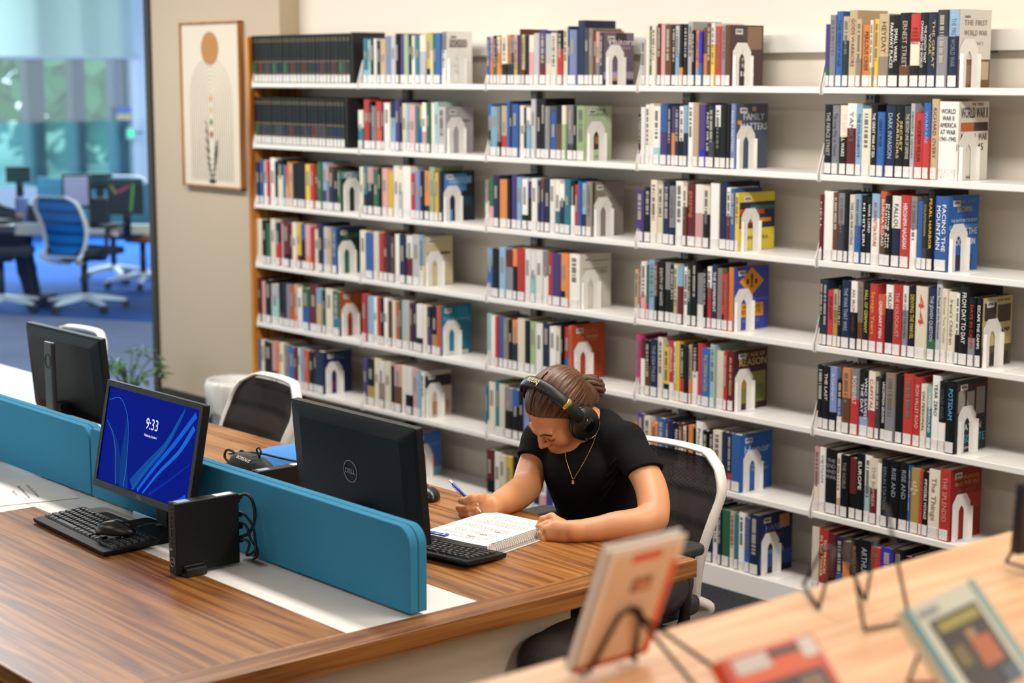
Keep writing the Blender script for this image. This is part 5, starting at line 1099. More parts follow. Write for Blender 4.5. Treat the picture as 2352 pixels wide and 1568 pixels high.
# white and orange book seen from the back: bottom edge on its stand, leaning towards the camera
BL = on(1312, 1548, 2, CZ + .012); BR = BL + Vector((0, .132, 0)); TL = BL + Vector((.066, 0, .167))
T = plane_T(BL, BR, TL)
display_book(T, .132, .180, .014, 'f0e4da', 'white and orange book leaning on a wire stand, seen from behind',
    [(.12, .94, .05, .93, 'e9c9ac'), (.34, .72, .86, .925, 'e2521c'), (.90, .985, .0, .80, 'e2521c'), (.0, .97, .0, .045, 'c03a16'), (.44, .70, .60, .72, '9a6a50'), (.52, .66, .62, .68, 'e09070')])
a = T @ Vector((.005, -.045, 0)); 
e = empty('wire_book_stand', (0, 0, 0), 0, 'wire stand in front of the white and orange book', 'book stand')
f = MB(); q = lambda x, y, z: T @ Vector((x, y, z))
f.tube([q(-.040, -.004, -.004), q(-.018, -.006, .081), q(0, -.006, .088), q(.018, -.006, .081), q(.040, -.004, -.004)], .0028, 8)
f.tube([q(-.045, -.004, -.006), q(-.045, .03, -.008), q(-.045, .032, .010)], .0028, 8); f.tube([q(.045, -.004, -.006), q(.045, .03, -.008), q(.045, .032, .010)], .0028, 8)
f.build('front_frame', WIRE, e)
g0 = q(0, -.006, .086); g1 = Vector((g0.x + .10, g0.y + .08, CZ + .004)); g2 = Vector((g0.x + .10, g0.y + .02, CZ + .004))
MB().tube([g0, g1, g2, g0], .003, 8).build('back_leg', WIRE, e)
# teal and cream book leaning back, facing the camera side
BL = on(2265, 1590, 2, CZ + .015) ; yw = math.radians(62)
bx = Vector((math.cos(yw), math.sin(yw), 0))
TLp = P(2082, 1398, 2.13)
BLp = P(2215, 1640, 2.08); TRp = P(2245, 1322, 2.20)
x_ = (TRp - TLp); W_ = x_.length; Hh = (TLp - BLp).length
BLp.z = max(BLp.z, CZ + .012)
T2 = plane_T(BLp, BLp + x_, TLp)
display_book(T2, W_, (TLp - BLp).length, .018, 'dfe0cc', 'cream and teal book with a dark figure picture on a wire stand',
    [(.0, .09, 0, 1, '5f98a0'), (.91, 1, 0, 1, '8fb4b0'), (.20, .84, .0, .80, '33261c'), (.26, .80, .66, .76, 'a8a040'), (.50, .76, .22, .50, 'c4662a'), (.50, .62, .50, .60, 'b08a5c'), (.24, .40, .30, .50, '7a6a34'), (.62, .84, .0, .16, '4a5c6a'), (.16, .40, .86, .92, '9aa0a4')])
# orange book low in the frame
TLo = P(1716, 1516, 2.01); TRo = P(1925, 1452, 2.11); x_ = TRo - TLo; BLo = P(1745, 1690, 1.95); BLo.z = max(BLo.z, CZ + .012)
T3_ = plane_T(BLo, BLo + x_, TLo)
display_book(T3_, x_.length, (TLo - BLo).length, .018, 'd84a20', 'orange and black book with white stickers on the counter front',
    [(.08, .92, .60, .84, 'e8622c'), (.06, .92, 0, .56, '2c2426'), (.10, .46, .74, .95, 'd8cfc8'), (.80, .97, .72, .97, 'e4dcd6'), (.48, .78, .84, .93, '4a3a38'), (.62, .86, .1, .5, '8a6a54')])
# wire stands
def wires(lab, paths, d=None):
    e = empty('wire_book_stand', (0, 0, 0), 0, lab, 'book stand')
    for i, pts in enumerate(paths): MB().tube(pts, .0025, 8).build('wire_leg' if i else 'wire_frame', WIRE, e)
    return e
def cz(px, py, h=.004): return on(px, py, 2, CZ + h)
a = cz(1881, 1396); b_ = a + Vector((-.10, .03, .0))
wires('empty wire stand lying farthest along the counter edge', [[cz(1845, 1342), a], [a, a + Vector((-.013, .048, .075))], [cz(1845, 1342), cz(1845, 1342) + Vector((.0, .044, .048)), a + Vector((-.013, .048, .075))]])
c0 = cz(1988, 1380); c1 = cz(2089, 1425); c2 = cz(1985, 1446)
wires('empty wire stand behind the cream and teal book', [[c2, c1], [c2, c2 + Vector((-.044, .018, .114))], [c1, c1 + Vector((-.053, .01, .15))], [c0, c0 + Vector((-.044, -.004, .07))], [c0, c0 + Vector((-.018, .044, .08))]])
# black stand at the right edge
d0 = cz(2310, 1290, .01)
wires('black wire stand with a dark book at the right edge of the counter', [[d0, d0 + Vector((.02, .08, .10))], [d0, d0 + Vector((.08, -.01, .0)), d0 + Vector((.12, .06, .02))]])
T4 = plane_T(d0 + Vector((.012, .0, .012)), d0 + Vector((.05, .13, .012)), d0 + Vector((.03, .01, .2)))
display_book(T4, .12, .11, .016, '17120f', 'dark book on the black wire stand at the right edge', [(.15, .85, .2, .85, '3a2616')])
l0 = cz(2085, 1568); wires('wire leg of the stand under the cream and teal book', [[l0, P(2112, 1498, 2.13)], [l0, P(2150, 1568, 2.11)]])
# ---------------------------------------------------------------- organic surfaces from distance fields
class Field:
    def __init__(s, lo, hi, h):
        s.lo = np.array(lo, float); s.h = h; s.n = np.ceil((np.array(hi) - s.lo) / h).astype(int) + 1
        s.F = np.full(s.n, .05, np.float32)
    def _win(s, a, b):
        i0 = np.maximum(0, np.floor((np.array(a) - s.lo) / s.h).astype(int)); i1 = np.minimum(s.n, np.ceil((np.array(b) - s.lo) / s.h).astype(int) + 1)
        if (i1 <= i0).any(): return None
        sl = tuple(slice(p, q) for p, q in zip(i0, i1))
        g = np.meshgrid(*[s.lo[k] + s.h * np.arange(i0[k], i1[k]) for k in range(3)], indexing='ij')
        return sl, g
    def _mix(s, sl, d, k, mode):
        A = s.F[sl]
        if mode == 'add':
            if k <= 0: s.F[sl] = np.minimum(A, d); return
            hh = np.maximum(k - np.abs(A - d), 0) / k; s.F[sl] = (np.minimum(A, d) - hh * hh * k / 4).astype(np.float32)
        else:
            d = -d
            if k <= 0: s.F[sl] = np.maximum(A, d); return
            hh = np.maximum(k - np.abs(A - d), 0) / k; s.F[sl] = (np.maximum(A, d) + hh * hh * k / 4).astype(np.float32)
    def cap(s, a, b, ra, rb=None, k=.012, mode='add', clip=None):
        rb = ra if rb is None else rb; a = np.array(a, float); b = np.array(b, float); m = max(ra, rb) + k + .012
        w_ = s._win(np.minimum(a, b) - m, np.maximum(a, b) + m)
        if w_ is None: return s
        sl, (X, Y, Z) = w_; ab = b - a; L = max(1e-12, (ab * ab).sum())
        t = np.clip(((X - a[0]) * ab[0] + (Y - a[1]) * ab[1] + (Z - a[2]) * ab[2]) / L, 0, 1)
        d = np.sqrt((X - a[0] - t * ab[0]) ** 2 + (Y - a[1] - t * ab[1]) ** 2 + (Z - a[2] - t * ab[2]) ** 2) - (ra + (rb - ra) * t)
        if clip is not None:
            p, nn = clip; p = np.array(p, float); nn = np.array(nn, float); nn /= np.linalg.norm(nn); d = np.maximum(d, (X - p[0]) * nn[0] + (Y - p[1]) * nn[1] + (Z - p[2]) * nn[2])
        s._mix(sl, d, k, mode); return s
    def chain(s, pts, rs, k=.008, **kw):
        for i in range(len(pts) - 1): s.cap(pts[i], pts[i + 1], rs[i], rs[i + 1], k, **kw)
        return s
    def ell(s, c, r, B=None, k=.012, mode='add'):
        c = np.array(c, float); r = np.array(r, float); m = r.max() + k + .012; w_ = s._win(c - m, c + m)
        if w_ is None: return s
        sl, (X, Y, Z) = w_; B = np.eye(3) if B is None else np.array(B, float)
        q = [(X - c[0]) * B[i][0] + (Y - c[1]) * B[i][1] + (Z - c[2]) * B[i][2] for i in range(3)]
        k0 = np.sqrt(sum((q[i] / r[i]) ** 2 for i in range(3))); k1 = np.sqrt(sum((q[i] / r[i] ** 2) ** 2 for i in range(3))) + 1e-9
        s._mix(sl, k0 * (k0 - 1) / k1, k, mode); return s
    def mesh(s):
        F = s.F; h = s.h; ins = F < 0
        c = [ins[i:i + F.shape[0] - 1, j:j + F.shape[1] - 1, k:k + F.shape[2] - 1] for i in (0, 1) for j in (0, 1) for k in (0, 1)]
        allin = c[0].copy(); anyin = c[0].copy()
        for q in c[1:]: allin &= q; anyin |= q
        cells = np.argwhere(anyin & ~allin); idx = np.full(anyin.shape, -1, np.int32); idx[tuple(cells.T)] = np.arange(len(cells))
        acc = np.zeros((len(cells), 3)); cnt = np.zeros(len(cells)); i, j, k = cells.T
        cor = [(a, b, d) for a in (0, 1) for b in (0, 1) for d in (0, 1)]
        for p in cor:
            for ax in range(3):
                if p[ax]: continue
                q = list(p); q[ax] = 1
                f0 = F[i + p[0], j + p[1], k + p[2]].astype(float); f1 = F[i + q[0], j + q[1], k + q[2]].astype(float); m = (f0 < 0) != (f1 < 0)
                t = np.where(m, f0 / np.where(m, f0 - f1, 1), 0)
                pt = np.array(p, float)[None].repeat(len(cells), 0); pt[:, ax] += t
                acc[m] += pt[m]; cnt[m] += 1
        V = s.lo + h * (cells + acc / np.maximum(cnt, 1)[:, None]); faces = []
        for ax in range(3):
            sl0 = [slice(None)] * 3; sl1 = [slice(None)] * 3; sl0[ax] = slice(0, -1); sl1[ax] = slice(1, None)
            a, b = ins[tuple(sl0)], ins[tuple(sl1)]; e = np.argwhere(a != b); o1, o2 = [x for x in range(3) if x != ax]
            e = e[(e[:, o1] > 0) & (e[:, o2] > 0) & (e[:, o1] < F.shape[o1] - 1) & (e[:, o2] < F.shape[o2] - 1)]
            fl_ = ins[tuple(e.T)]; q = []
            for d1, d2 in ((1, 1), (0, 1), (0, 0), (1, 0)):
                cc = e.copy(); cc[:, o1] -= d1; cc[:, o2] -= d2; q.append(idx[tuple(cc.T)])
            q = np.stack(q, 1); rev = fl_ if ax != 1 else ~fl_; q[~rev] = q[~rev][:, ::-1]; faces.append(q)
        Fc = np.concatenate(faces); return V, Fc[(Fc >= 0).all(1)]
def field_obj(name, fld, m, parent=None, smooth=0, M_=None):
    V, Fc = fld.mesh(); me = bpy.data.meshes.new(name)
    me.vertices.add(len(V)); me.vertices.foreach_set('co', V.astype(np.float32).ravel())
    me.loops.add(len(Fc) * 4); me.loops.foreach_set('vertex_index', Fc.astype(np.int32).ravel())
    me.polygons.add(len(Fc)); me.polygons.foreach_set('loop_start', np.arange(0, len(Fc) * 4, 4, dtype=np.int32)); me.polygons.foreach_set('use_smooth', np.ones(len(Fc), bool))
    me.update(calc_edges=True); me.validate(); me.materials.append(m)
    o = bpy.data.objects.new(name, me); link(o, parent)
    if M_ is not None: o.matrix_world = M_
    if smooth:
        b = o.modifiers.new('s', 'SMOOTH'); b.factor = .5; b.iterations = smooth
    return o

# ---------------------------------------------------------------- the student
def cc(x, y, z): return RGT * x + UPV * y - FWD * z          # direction given as right, up, towards the lens
hU = cc(-.50, .60, .62).normalized(); hN = cc(-.60, -.725, .30); hN = (hN - hU * hN.dot(hU)).normalized(); hL = hU.cross(hN) * -1
hL = -(hN.cross(hU)); HC = P(1283, 940, 5.00)
if hL.dot(RGT) < 0: hL = -hL
HB = [list(hL), list(hN), list(hU)]
def hd(l, n, u): return HC + hL * l + hN * n + hU * u
HM = Matrix.Identity(4)
for i in range(3): HM[i][0] = hL[i]; HM[i][1] = hN[i]; HM[i][2] = hU[i]; HM[i][3] = HC[i]
SKIN = mat('skin', 'cf9065', .45, spec=.4, vary=.06, vscale=25, sss=.06)
student = empty('person', (-3.5, 3.45, 0), 0, 'seated person in a black t-shirt writing in the workbook, hair in a bun', 'person')
student.matrix_world = Matrix.Identity(4); 
shL, elL, wrL = P(1436, 1012, 4.95), P(1500, 1196, 4.71), P(1316, 1220, 4.655)
upL = P(1487, 1100, 4.83)
shR, elR, wrR = P(1246, 1012, 5.16), P(1208, 1126, 5.06), P(1131, 1162, 4.885)
nkB = P(1358, 992, 5.08)
tor = [P(1350, 1030, 5.08), P(1356, 1085, 5.08), P(1368, 1140, 5.11), P(1378, 1195, 5.15), P(1392, 1260, 5.20)]
bf = Field((-4.05, 2.95, .70), (-3.02, 3.85, 1.13), .0024)
# head
bf.ell(hd(0, -.012, .028), (.070, .092, .082), HB, 0)
bf.ell(hd(0, .030, -.030), (.056, .060, .076), HB, .03)
bf.ell(hd(0, .030, -.070), (.040, .046, .038), HB, .03)
bf.ell(hd(0, .058, -.088), (.018, .020, .016), HB, .02)
for s_ in (-1, 1):
    bf.ell(hd(s_ * .040, .058, -.034), (.024, .026, .026), HB, .02)       # cheeks
    bf.ell(hd(s_ * .031, .096, -.006), (.019, .018, .014), HB, .012, 'sub')     # sockets
    bf.ell(hd(s_ * .031, .076, -.008), (.0155, .0135, .0125), HB, .004)    # closed lids
    bf.cap(hd(s_ * .012, .090, .010), hd(s_ * .045, .078, .012), .007, .006, .012)  # brow
    bf.ell(hd(s_ * .0115, .093, -.037), (.007, .010, .0075), HB, .006)    # nostril wing
    bf.ell(hd(s_ * .007, .103, -.0485), (.003, .005, .003), HB, .002, 'sub')
    bf.cap(hd(0, .0915, -.0625), hd(s_ * .019, .080, -.0650), .0062, .003, .004)
    bf.cap(hd(0, .0905, -.0715), hd(s_ * .016, .080, -.0700), .0068, .003, .004)
bf.chain([hd(0, .084, .008), hd(0, .097, -.014), hd(0, .1075, -.031)], [.0062, .0068, .0090], .010)
bf.cap(hd(0, .100, -.040), hd(0, .088, -.048), .0065, .005, .006)
# neck and shoulders
bf.cap(hd(0, -.030, -.045), nkB, .050, .056, .03)
bf.cap(shL, P(1385, 992, 5.02), .038, .030, .03).cap(shR, P(1320, 997, 5.12), .040, .032, .03)
bf.cap(nkB, tor[0], .052, .078, .04)
for i in range(4): bf.cap(tor[i], tor[i + 1], .085, .082, .05)
# arms
def limb(pts, rs, n=5, k=.012):
    q = bez(pts, n); m = len(pts) - 1
    rr = []
    for i in range(len(q)):
        t = i / n; j = min(int(t), m - 1); u = t - j; u = u * u * (3 - 2 * u); rr.append(rs[j] * (1 - u) + rs[j + 1] * u)
    bf.chain(q, rr, k)
limb([shL, upL, P(1501, 1150, 4.765), P(1500, 1190, 4.72)], [.045, .0395, .0385, .0375])
limb([P(1500, 1190, 4.72), P(1468, 1203, 4.70), P(1420, 1207, 4.685), P(1368, 1216, 4.67), wrL], [.0375, .0370, .0335, .0285, .0230])
limb([shR, P(1222, 1075, 5.12), P(1210, 1118, 5.07)], [.043, .0385, .0385])
limb([P(1210, 1118, 5.07), P(1185, 1138, 5.01), P(1160, 1150, 4.945), wrR], [.0385, .0390, .0330, .0235])
# right hand: a loose fist around the pencil
def h3(pts, rs, k=.004): bf.chain([P(*p) for p in pts], rs, k)
bf.cap(wrR, P(1112, 1166, 4.885), .0245, .026, .02); bf.cap(P(1112, 1158, 4.90), P(1090, 1162, 4.925), .024, .021, .02); bf.cap(P(1118, 1178, 4.885), P(1092, 1186, 4.915), .019, .017, .015)
h3([(1082, 1150, 4.935), (1060, 1150, 4.905), (1076, 1155, 4.872), (1092, 1157, 4.866)], [.0105, .0098, .0088, .0078])
h3([(1078, 1164, 4.930), (1055, 1166, 4.898), (1074, 1168, 4.864), (1093, 1167, 4.860)], [.0105, .0100, .0090, .0080])
h3([(1080, 1178, 4.925), (1061, 1181, 4.895), (1078, 1182, 4.864), (1097, 1176, 4.862)], [.0100, .0095, .0086, .0076])
h3([(1086, 1190, 4.920), (1073, 1195, 4.895), (1085, 1194, 4.868), (1097, 1185, 4.866)], [.0092, .0088, .0078, .0070])
h3([(1118, 1150, 4.885), (1103, 1142, 4.868), (1085, 1143, 4.862), (1067, 1148, 4.866)], [.016, .0125, .0110, .0088], .006)
# left hand resting on the binding
bf.cap(wrL, P(1282, 1210, 4.675), .0235, .021, .018); bf.cap(P(1292, 1222, 4.66), P(1260, 1218, 4.675), .019, .016, .015); bf.cap(P(1290, 1206, 4.69), P(1267, 1189, 4.715), .017, .013, .015); bf.cap(P(1296, 1234, 4.655), P(1262, 1232, 4.665), .014, .012, .012)
h3([(1268, 1186, 4.718), (1247, 1192, 4.715), (1235, 1210, 4.712)], [.0110, .0092, .0075], .005)
h3([(1258, 1202, 4.695), (1240, 1210, 4.688), (1237, 1228, 4.690)], [.0110, .0092, .0078], .005)
h3([(1254, 1217, 4.680), (1240, 1226, 4.676), (1243, 1240, 4.682)], [.0105, .0090, .0076], .005)
h3([(1258, 1230, 4.668), (1247, 1239, 4.668), (1256, 1246, 4.678)], [.0095, .0082, .0070], .005)
h3([(1292, 1238, 4.665), (1276, 1243, 4.668), (1262, 1246, 4.676)], [.012, .0100, .0080], .005)
body = field_obj('body', bf, SKIN, student, 1)
# shirt
sf = Field((-4.10, 3.0, .50), (-3.15, 3.95, 1.12), .0036)
TX = [[1, 0, 0], [0, 1, 0], [0, 0, 1]]
sf.ell(P(1350, 1040, 5.10), (.150, .098, .085), TX, 0)
for p, r in ((P(1352, 1068, 5.09), (.142, .108, .075)), (P(1357, 1100, 5.085), (.138, .108, .075)), (P(1366, 1145, 5.10), (.130, .100, .075)), (P(1377, 1190, 5.14), (.128, .098, .075)), (P(1386, 1240, 5.17), (.138, .104, .08))): sf.ell(p, r, TX, .05)
sf.ell(P(1322, 1078, 5.05), (.060, .050, .052), TX, .05).ell(P(1385, 1084, 4.98), (.058, .050, .052), TX, .05)
sf.cap(P(1398, 996, 5.03), shL, .053, .050, .04).cap(P(1302, 1000, 5.12), shR, .050, .054, .04)
sf.cap(P(1378, 992, 5.09), P(1350, 1020, 5.08), .07, .085, .04)
dL = (upL - shL).normalized(); dR = (P(1222, 1075, 5.12) - shR).normalized()
hemL = P(1481, 1082, 4.85); hemR = P(1228, 1054, 5.13)
sf.cap(shL + cc(.002, -.008, 0), hemL + dL * .03, .0515, .0520, .03, clip=(hemL + dL * .004, cc(.15, -.85, .3) + dL * .3))
sf.cap(shR, hemR + dR * .03, .055, .053, .03, clip=(hemR, dR + cc(0, -.2, 0)))
# neckline: opening around the neck
sf.cap(hd(0, -.03, -.06), P(1352, 1002, 5.045), .0565, .060, .006, 'sub')
for q in range(9):     # soft creases from the underarm and shoulder
    a = P(1440 - q * 3, 1030 + q * 10, 4.90 + q * .004)
    if q % 2: sf.cap(a, a + cc(-.05, -.03 - q * .004, .02), .004, .002, .010)
SHIRT = mat('black_jersey', '101012', .9, spec=.15, bump=.25, bscale=1400)
shirt = field_obj('t_shirt', sf, SHIRT, student, 2)
# trousers and shoes
tf = Field((-3.85, 2.55, .04), (-2.95, 3.75, .72), .0055)
kL, kR = Vector((-3.085, 2.745, .548)), Vector((-3.62, 2.86, .53))
tf.ell((-3.50, 3.46, .535), (.17, .14, .10), TX, 0)
tf.cap((-3.41, 3.44, .535), (-3.23, 3.08, .545), .085, .075, .06).cap((-3.23, 3.08, .545), kL, .075, .060, .04).chain([kL, (-3.10, 2.77, .34), (-3.10, 2.80, .10)], [.058, .056, .042], .03)
tf.cap((-3.59, 3.44, .535), kR, .085, .062, .06).chain([kR, (-3.61, 2.88, .34), (-3.60, 2.92, .10)], [.058, .054, .042], .03)
TR = mat('heather_trousers', '433e3f', .95, spec=.1, bump=.4, bscale=500, vary=.35, vscale=260)
field_obj('trousers', tf, TR, student, 2)
for x, y in ((-3.10, 2.76), (-3.60, 2.88)):
    MB().prism([(p[0] + x, p[1] + y) for p in rrect(-.042, .042, -.16, .09, .04, 6)], 2, .0, .07).build('shoe', mat('shoe_black', '161617', .6), student, bevel=.018, seg=3)
# hair in head coordinates
hf = Field((-.10, -.19, -.13), (.10, .12, .145), .0022)
hf.ell((0, -.0165, .0315), (.0785, .0985, .0885), None, 0)
w_ = hf._win((-1, -1, -1), (1, 1, 1)); sl, (X, Y, Z) = w_
line = (1.45 * (Y - .025) - Z + .10 * np.clip(np.abs(X) - .02, 0, 1) * 4) / 1.76
hf.F[sl] = np.maximum(hf.F[sl], line)
ph = np.arctan2(X, Z + .01)
hf.F[sl] += (.0007 * np.sin(ph * 46 + Y * 30) + .0005 * np.sin(ph * 83 - Y * 41)).astype(np.float32)
hf.cap((0, -.06, -.03), (0, -.085, -.045), .058, .045, .02)
# centre parting
part = np.maximum(np.abs(X) - .0021 - .0010 * (Z > .05), -(Z - .02)); part = np.maximum(part, -(Y + .045))
hf.F[sl] = np.maximum(hf.F[sl], -part)
HAIR = bpy.data.materials.new('brown_hair'); HAIR.use_nodes = True; _n = HAIR.node_tree; _b = _n.nodes['Principled BSDF']; L_ = _n.links.new
def strand(m, n_axis=True, f=26):
    n = m.node_tree; b = n.nodes['Principled BSDF']; tc = n.nodes.new('ShaderNodeTexCoord'); sx = n.nodes.new('ShaderNodeSeparateXYZ'); n.links.new(tc.outputs['Object'], sx.inputs[0])
    at_ = n.nodes.new('ShaderNodeMath'); at_.operation = 'ARCTAN2'; ad = n.nodes.new('ShaderNodeMath'); ad.operation = 'ADD'; ad.inputs[1].default_value = .01
    n.links.new(sx.outputs['Z'], ad.inputs[0]); n.links.new(sx.outputs['X'], at_.inputs[0]); n.links.new(ad.outputs[0], at_.inputs[1])
    m1_ = n.nodes.new('ShaderNodeMath'); m1_.operation = 'MULTIPLY'; m1_.inputs[1].default_value = f; n.links.new(at_.outputs[0], m1_.inputs[0])
    m2_ = n.nodes.new('ShaderNodeMath'); m2_.operation = 'MULTIPLY'; m2_.inputs[1].default_value = 14; n.links.new(sx.outputs['Y'], m2_.inputs[0])
    cb = n.nodes.new('ShaderNodeCombineXYZ'); n.links.new(m1_.outputs[0], cb.inputs[0]); n.links.new(m2_.outputs[0], cb.inputs[1])
    no = n.nodes.new('ShaderNodeTexNoise'); no.inputs['Scale'].default_value = 1; no.inputs['Detail'].default_value = 6; no.inputs['Roughness'].default_value = .7; n.links.new(cb.outputs[0], no.inputs['Vector'])
    cr = n.nodes.new('ShaderNodeValToRGB'); e = cr.color_ramp.elements; e[0].position = .32; e[0].color = srgb('1e0e08'); e[1].position = .70; e[1].color = srgb('a06830'); k = e.new(.5); k.color = srgb('472813')
    n.links.new(no.outputs['Fac'], cr.inputs[0]); n.links.new(cr.outputs[0], b.inputs['Base Color']); b.inputs['Roughness'].default_value = .38; b.inputs['Specular IOR Level'].default_value = .5
    bp = n.nodes.new('ShaderNodeBump'); bp.inputs['Strength'].default_value = .7; bp.inputs['Distance'].default_value = .002; n.links.new(no.outputs['Fac'], bp.inputs['Height']); n.links.new(bp.outputs[0], b.inputs['Normal'])
strand(HAIR)
hair = field_obj('hair', hf, HAIR, student, 0, HM)
BH = bpy.data.materials.new('bun_hair'); BH.use_nodes = True; strand(BH, f=60)
bun = MB(); bc = Vector((0.0, -.118, -.052))
for k in range(7):      # coiled twists of the bun
    a0 = k * 2 * PI / 7; pts = []
    for q in range(15):
        t = q / 14; a = a0 + t * 3.6; r = .030 * math.sin(PI * (.12 + .80 * t)) + .003
        pts.append(bc + Vector((r * math.cos(a), -.030 + .052 * t, r * math.sin(a))))
    bun.tube(pts, [.0095 * (1 - .35 * abs(2 * q / 14 - 1)) for q in range(15)], 10)
bun.ball(bc, (.027, .030, .027))
bo = bun.build('hair_bun', BH, student); bo.matrix_world = HM
# stray hairs
wisp = MB(); q = random.Random(5)
for k in range(26):
    a = q.uniform(-1.2, 1.2); b0 = Vector((math.sin(a) * .05, -.10 + q.uniform(-.02, .02), -.03 + math.cos(a) * .04)); d = Vector((q.gauss(0, .02), -.03 - q.random() * .02, q.gauss(0, .02)))
    wisp.tube(bez([b0, b0 + d * .5 + Vector((q.gauss(0, .005), 0, .006)), b0 + d], 4), .00022, 3)
wo = wisp.build('stray_hairs', BH, student); wo.matrix_world = HM
# brows, lashes, lips
fx = MB()
for s_ in (-1, 1):
    for k in range(22):
        t = k / 21; x = s_ * (.013 + .034 * t); z = .0105 + .006 * math.sin(PI * min(1, t * 1.1)) - .004 * t; y = .0985 - .30 * max(0, abs(x) - .012) * (1 + 8 * abs(x))
        fx.tube([(x, y, z - .002), (x + s_ * .006, y - .0025, z + .0022)], [.0011, .0003], 4)
fo = fx.build('eyebrows', mat('brow_brown', '4a2c1c', .8), student); fo.matrix_world = HM
ls = MB()
for s_ in (-1, 1):
    pts = [(s_ * (.031 + .0150 * math.cos(a)), .0895 - .0065 * abs(math.cos(a)) ** 2, -.0125 - .0035 * math.sin(a)) for a in [PI * k / 12 for k in range(13)]]
    ls.tube(pts, .0010, 6)
    for k in range(2, 11):
        p = Vector(pts[k]); ls.tube([p, p + Vector((s_ * .0016, .0050, -.0040))], [.0005, .0002], 4)
lo_ = ls.build('eyelashes', mat('lash_dark', '1c100b', .6), student); lo_.matrix_world = HM
lp = Field((-.03, .06, -.085), (.03, .105, -.05), .0009)
for s_ in (-1, 1):
    lp.cap((0, .0935, -.0632), (s_ * .017, .0825, -.0655), .0052, .0022, .003); lp.cap((0, .0925, -.0712), (s_ * .015, .0820, -.0700), .0056, .0022, .002)
field_obj('lips', lp, mat('lip_rose', 'bd6350', .4), student, 1, HM)
# finger nails
nl = MB()
for p, d in (((1096, 1157, 4.8585), cc(.1, .1, 1)), ((1096, 1167, 4.8525), cc(.1, .1, 1))):
    c = P(*p); nl.ball(c, (.0045, .0045, .0028), seg=10)
nl.build('fingernails', mat('nail', 'f0c0ac', .3), student)

# ---------------------------------------------------------------- headphones
hp = empty('headphones', (0, 0, 0), 0, 'black over-ear headphones with gold lettering on the band, worn by the student', 'headphones'); hp.matrix_world = HM
HPM = mat('headphone_black', '121315', .42); HPG = mat('headphone_gloss', '08080a', .15)
def arc(phi, r=0): return Vector(((.096 + r) * math.sin(phi), .004, .016 + (.113 + r) * math.cos(phi)))
def band(a0, a1, r0, r1, hw_, n=40, taper=0):
    mb = MB(); vs = []
    for i in range(n + 1):
        a = a0 + (a1 - a0) * i / n; w2 = hw_ * (1 - taper * abs(a) / 1.6)
        for rr, ww in ((r0, -w2), (r0, w2), ((r0 + r1) / 2 + .001, w2 * 1.08), (r1, w2 * .72), (r1 + .0012, 0), (r1, -w2 * .72), ((r0 + r1) / 2 + .001, -w2 * 1.08)):
            p = arc(a, rr); p.y += ww; vs.append(p)
    m = 7
    mb.add(vs, [(i * m + k, i * m + (k + 1) % m, (i + 1) * m + (k + 1) % m, (i + 1) * m + k) for i in range(n) for k in range(m)] + [tuple(range(m)), tuple(range(n * m + m - 1, n * m - 1, -1))], 0, True)
    return mb
R = math.radians
band(R(-62), R(62), .0, .010, .0165).build('headband', HPM, hp)
band(R(-60), R(60), -.005, -.0002, .013).build('band_cushion', mat('cushion_grey', '3a3836', .8), hp)
GOLD = mat('gold_trim', 'c9ae4c', .25, .9)
for s_ in (-1, 1):
    band(R(60) * s_, R(66) * s_, .0, .0105, .0163, 4).build('gold_band', GOLD, hp)
    band(R(65.5) * s_, R(98) * s_, .001, .0105, .0160, 14).build('slider_arm', HPM, hp)
    c = Vector((s_ * .083, .0, -.028)); rot = Matrix.Rotation(s_ * PI / 2, 4, 'Y')
    cu = MB().lathe([(.026, -.010), (.040, -.010), (.044, -.003), (.042, .006), (.030, .008)], 36, 0, Matrix.Translation(c) @ rot @ Matrix.Diagonal((1.24, 1.08, .85, 1))); cu.build('ear_cushion', mat('leatherette', '0f0f10', .35), hp)
    sh_ = MB().lathe([(.001, .006), (.040, .006), (.0425, .011), (.040, .020), (.030, .027), (.016, .030), (.001, .0305)], 36, 0, Matrix.Translation(c) @ rot @ Matrix.Diagonal((1.24, 1.08, .85, 1))); e = sh_.build('ear_cup', HPM, hp)
    MB().tube([c + Vector((s_ * .0215, .036 * math.cos(a) * 1.08, .036 * math.sin(a) * 1.24)) for a in [R(200 + 8 * k) for k in range(17)]], .0010, 6).build('silver_trim', mat('trim_silver', 'a8a6a0', .25, .9), e)
    MB().lathe([(.001, .0285), (.019, .0280), (.021, .0250)], 24, 0, Matrix.Translation(c) @ rot).build('cup_button', HPG, e)
text('logo', 'beats', .027, frame((0, .004, .016 + .113 + .0118), (-1, 0, 0), (0, 1, 0)), mat('logo_cream', 'e6d3a4', .4), hp, .0003, width=.044)

# ---------------------------------------------------------------- necklace and pencil
bpy.context.view_layer.update()
from mathutils.bvhtree import BVHTree
dg = bpy.context.evaluated_depsgraph_get(); bv = [BVHTree.FromObject(x, dg) for x in (shirt, body)]
def surf(px, py, off=.0015):
    d = (P(px, py, 1) - EYE).normalized(); best = None
    for t in bv:
        h = t.ray_cast(EYE, d)
        if h[0] is not None and (best is None or h[3] < best): best = h[3]
    return EYE + d * ((best or 5.0) - off)
nk = empty('necklace', (0, 0, 0), 0, 'thin gold chain necklace with a small rectangular pendant over the t-shirt', 'necklace')
path = [surf(x, y) for x, y in ((1378, 970), (1372, 990), (1362, 1018), (1350, 1044), (1336, 1070), (1325, 1088), (1316.5, 1100), (1309, 1082), (1303, 1064), (1299.5, 1050), (1299, 1038))]
MB().tube(bez(path, 5), .0009, 6).build('chain', mat('gold_chain', 'd8a860', .3, .9), nk)
pp = surf(1316, 1107, .003); T = frame(pp, RGT, UPV)
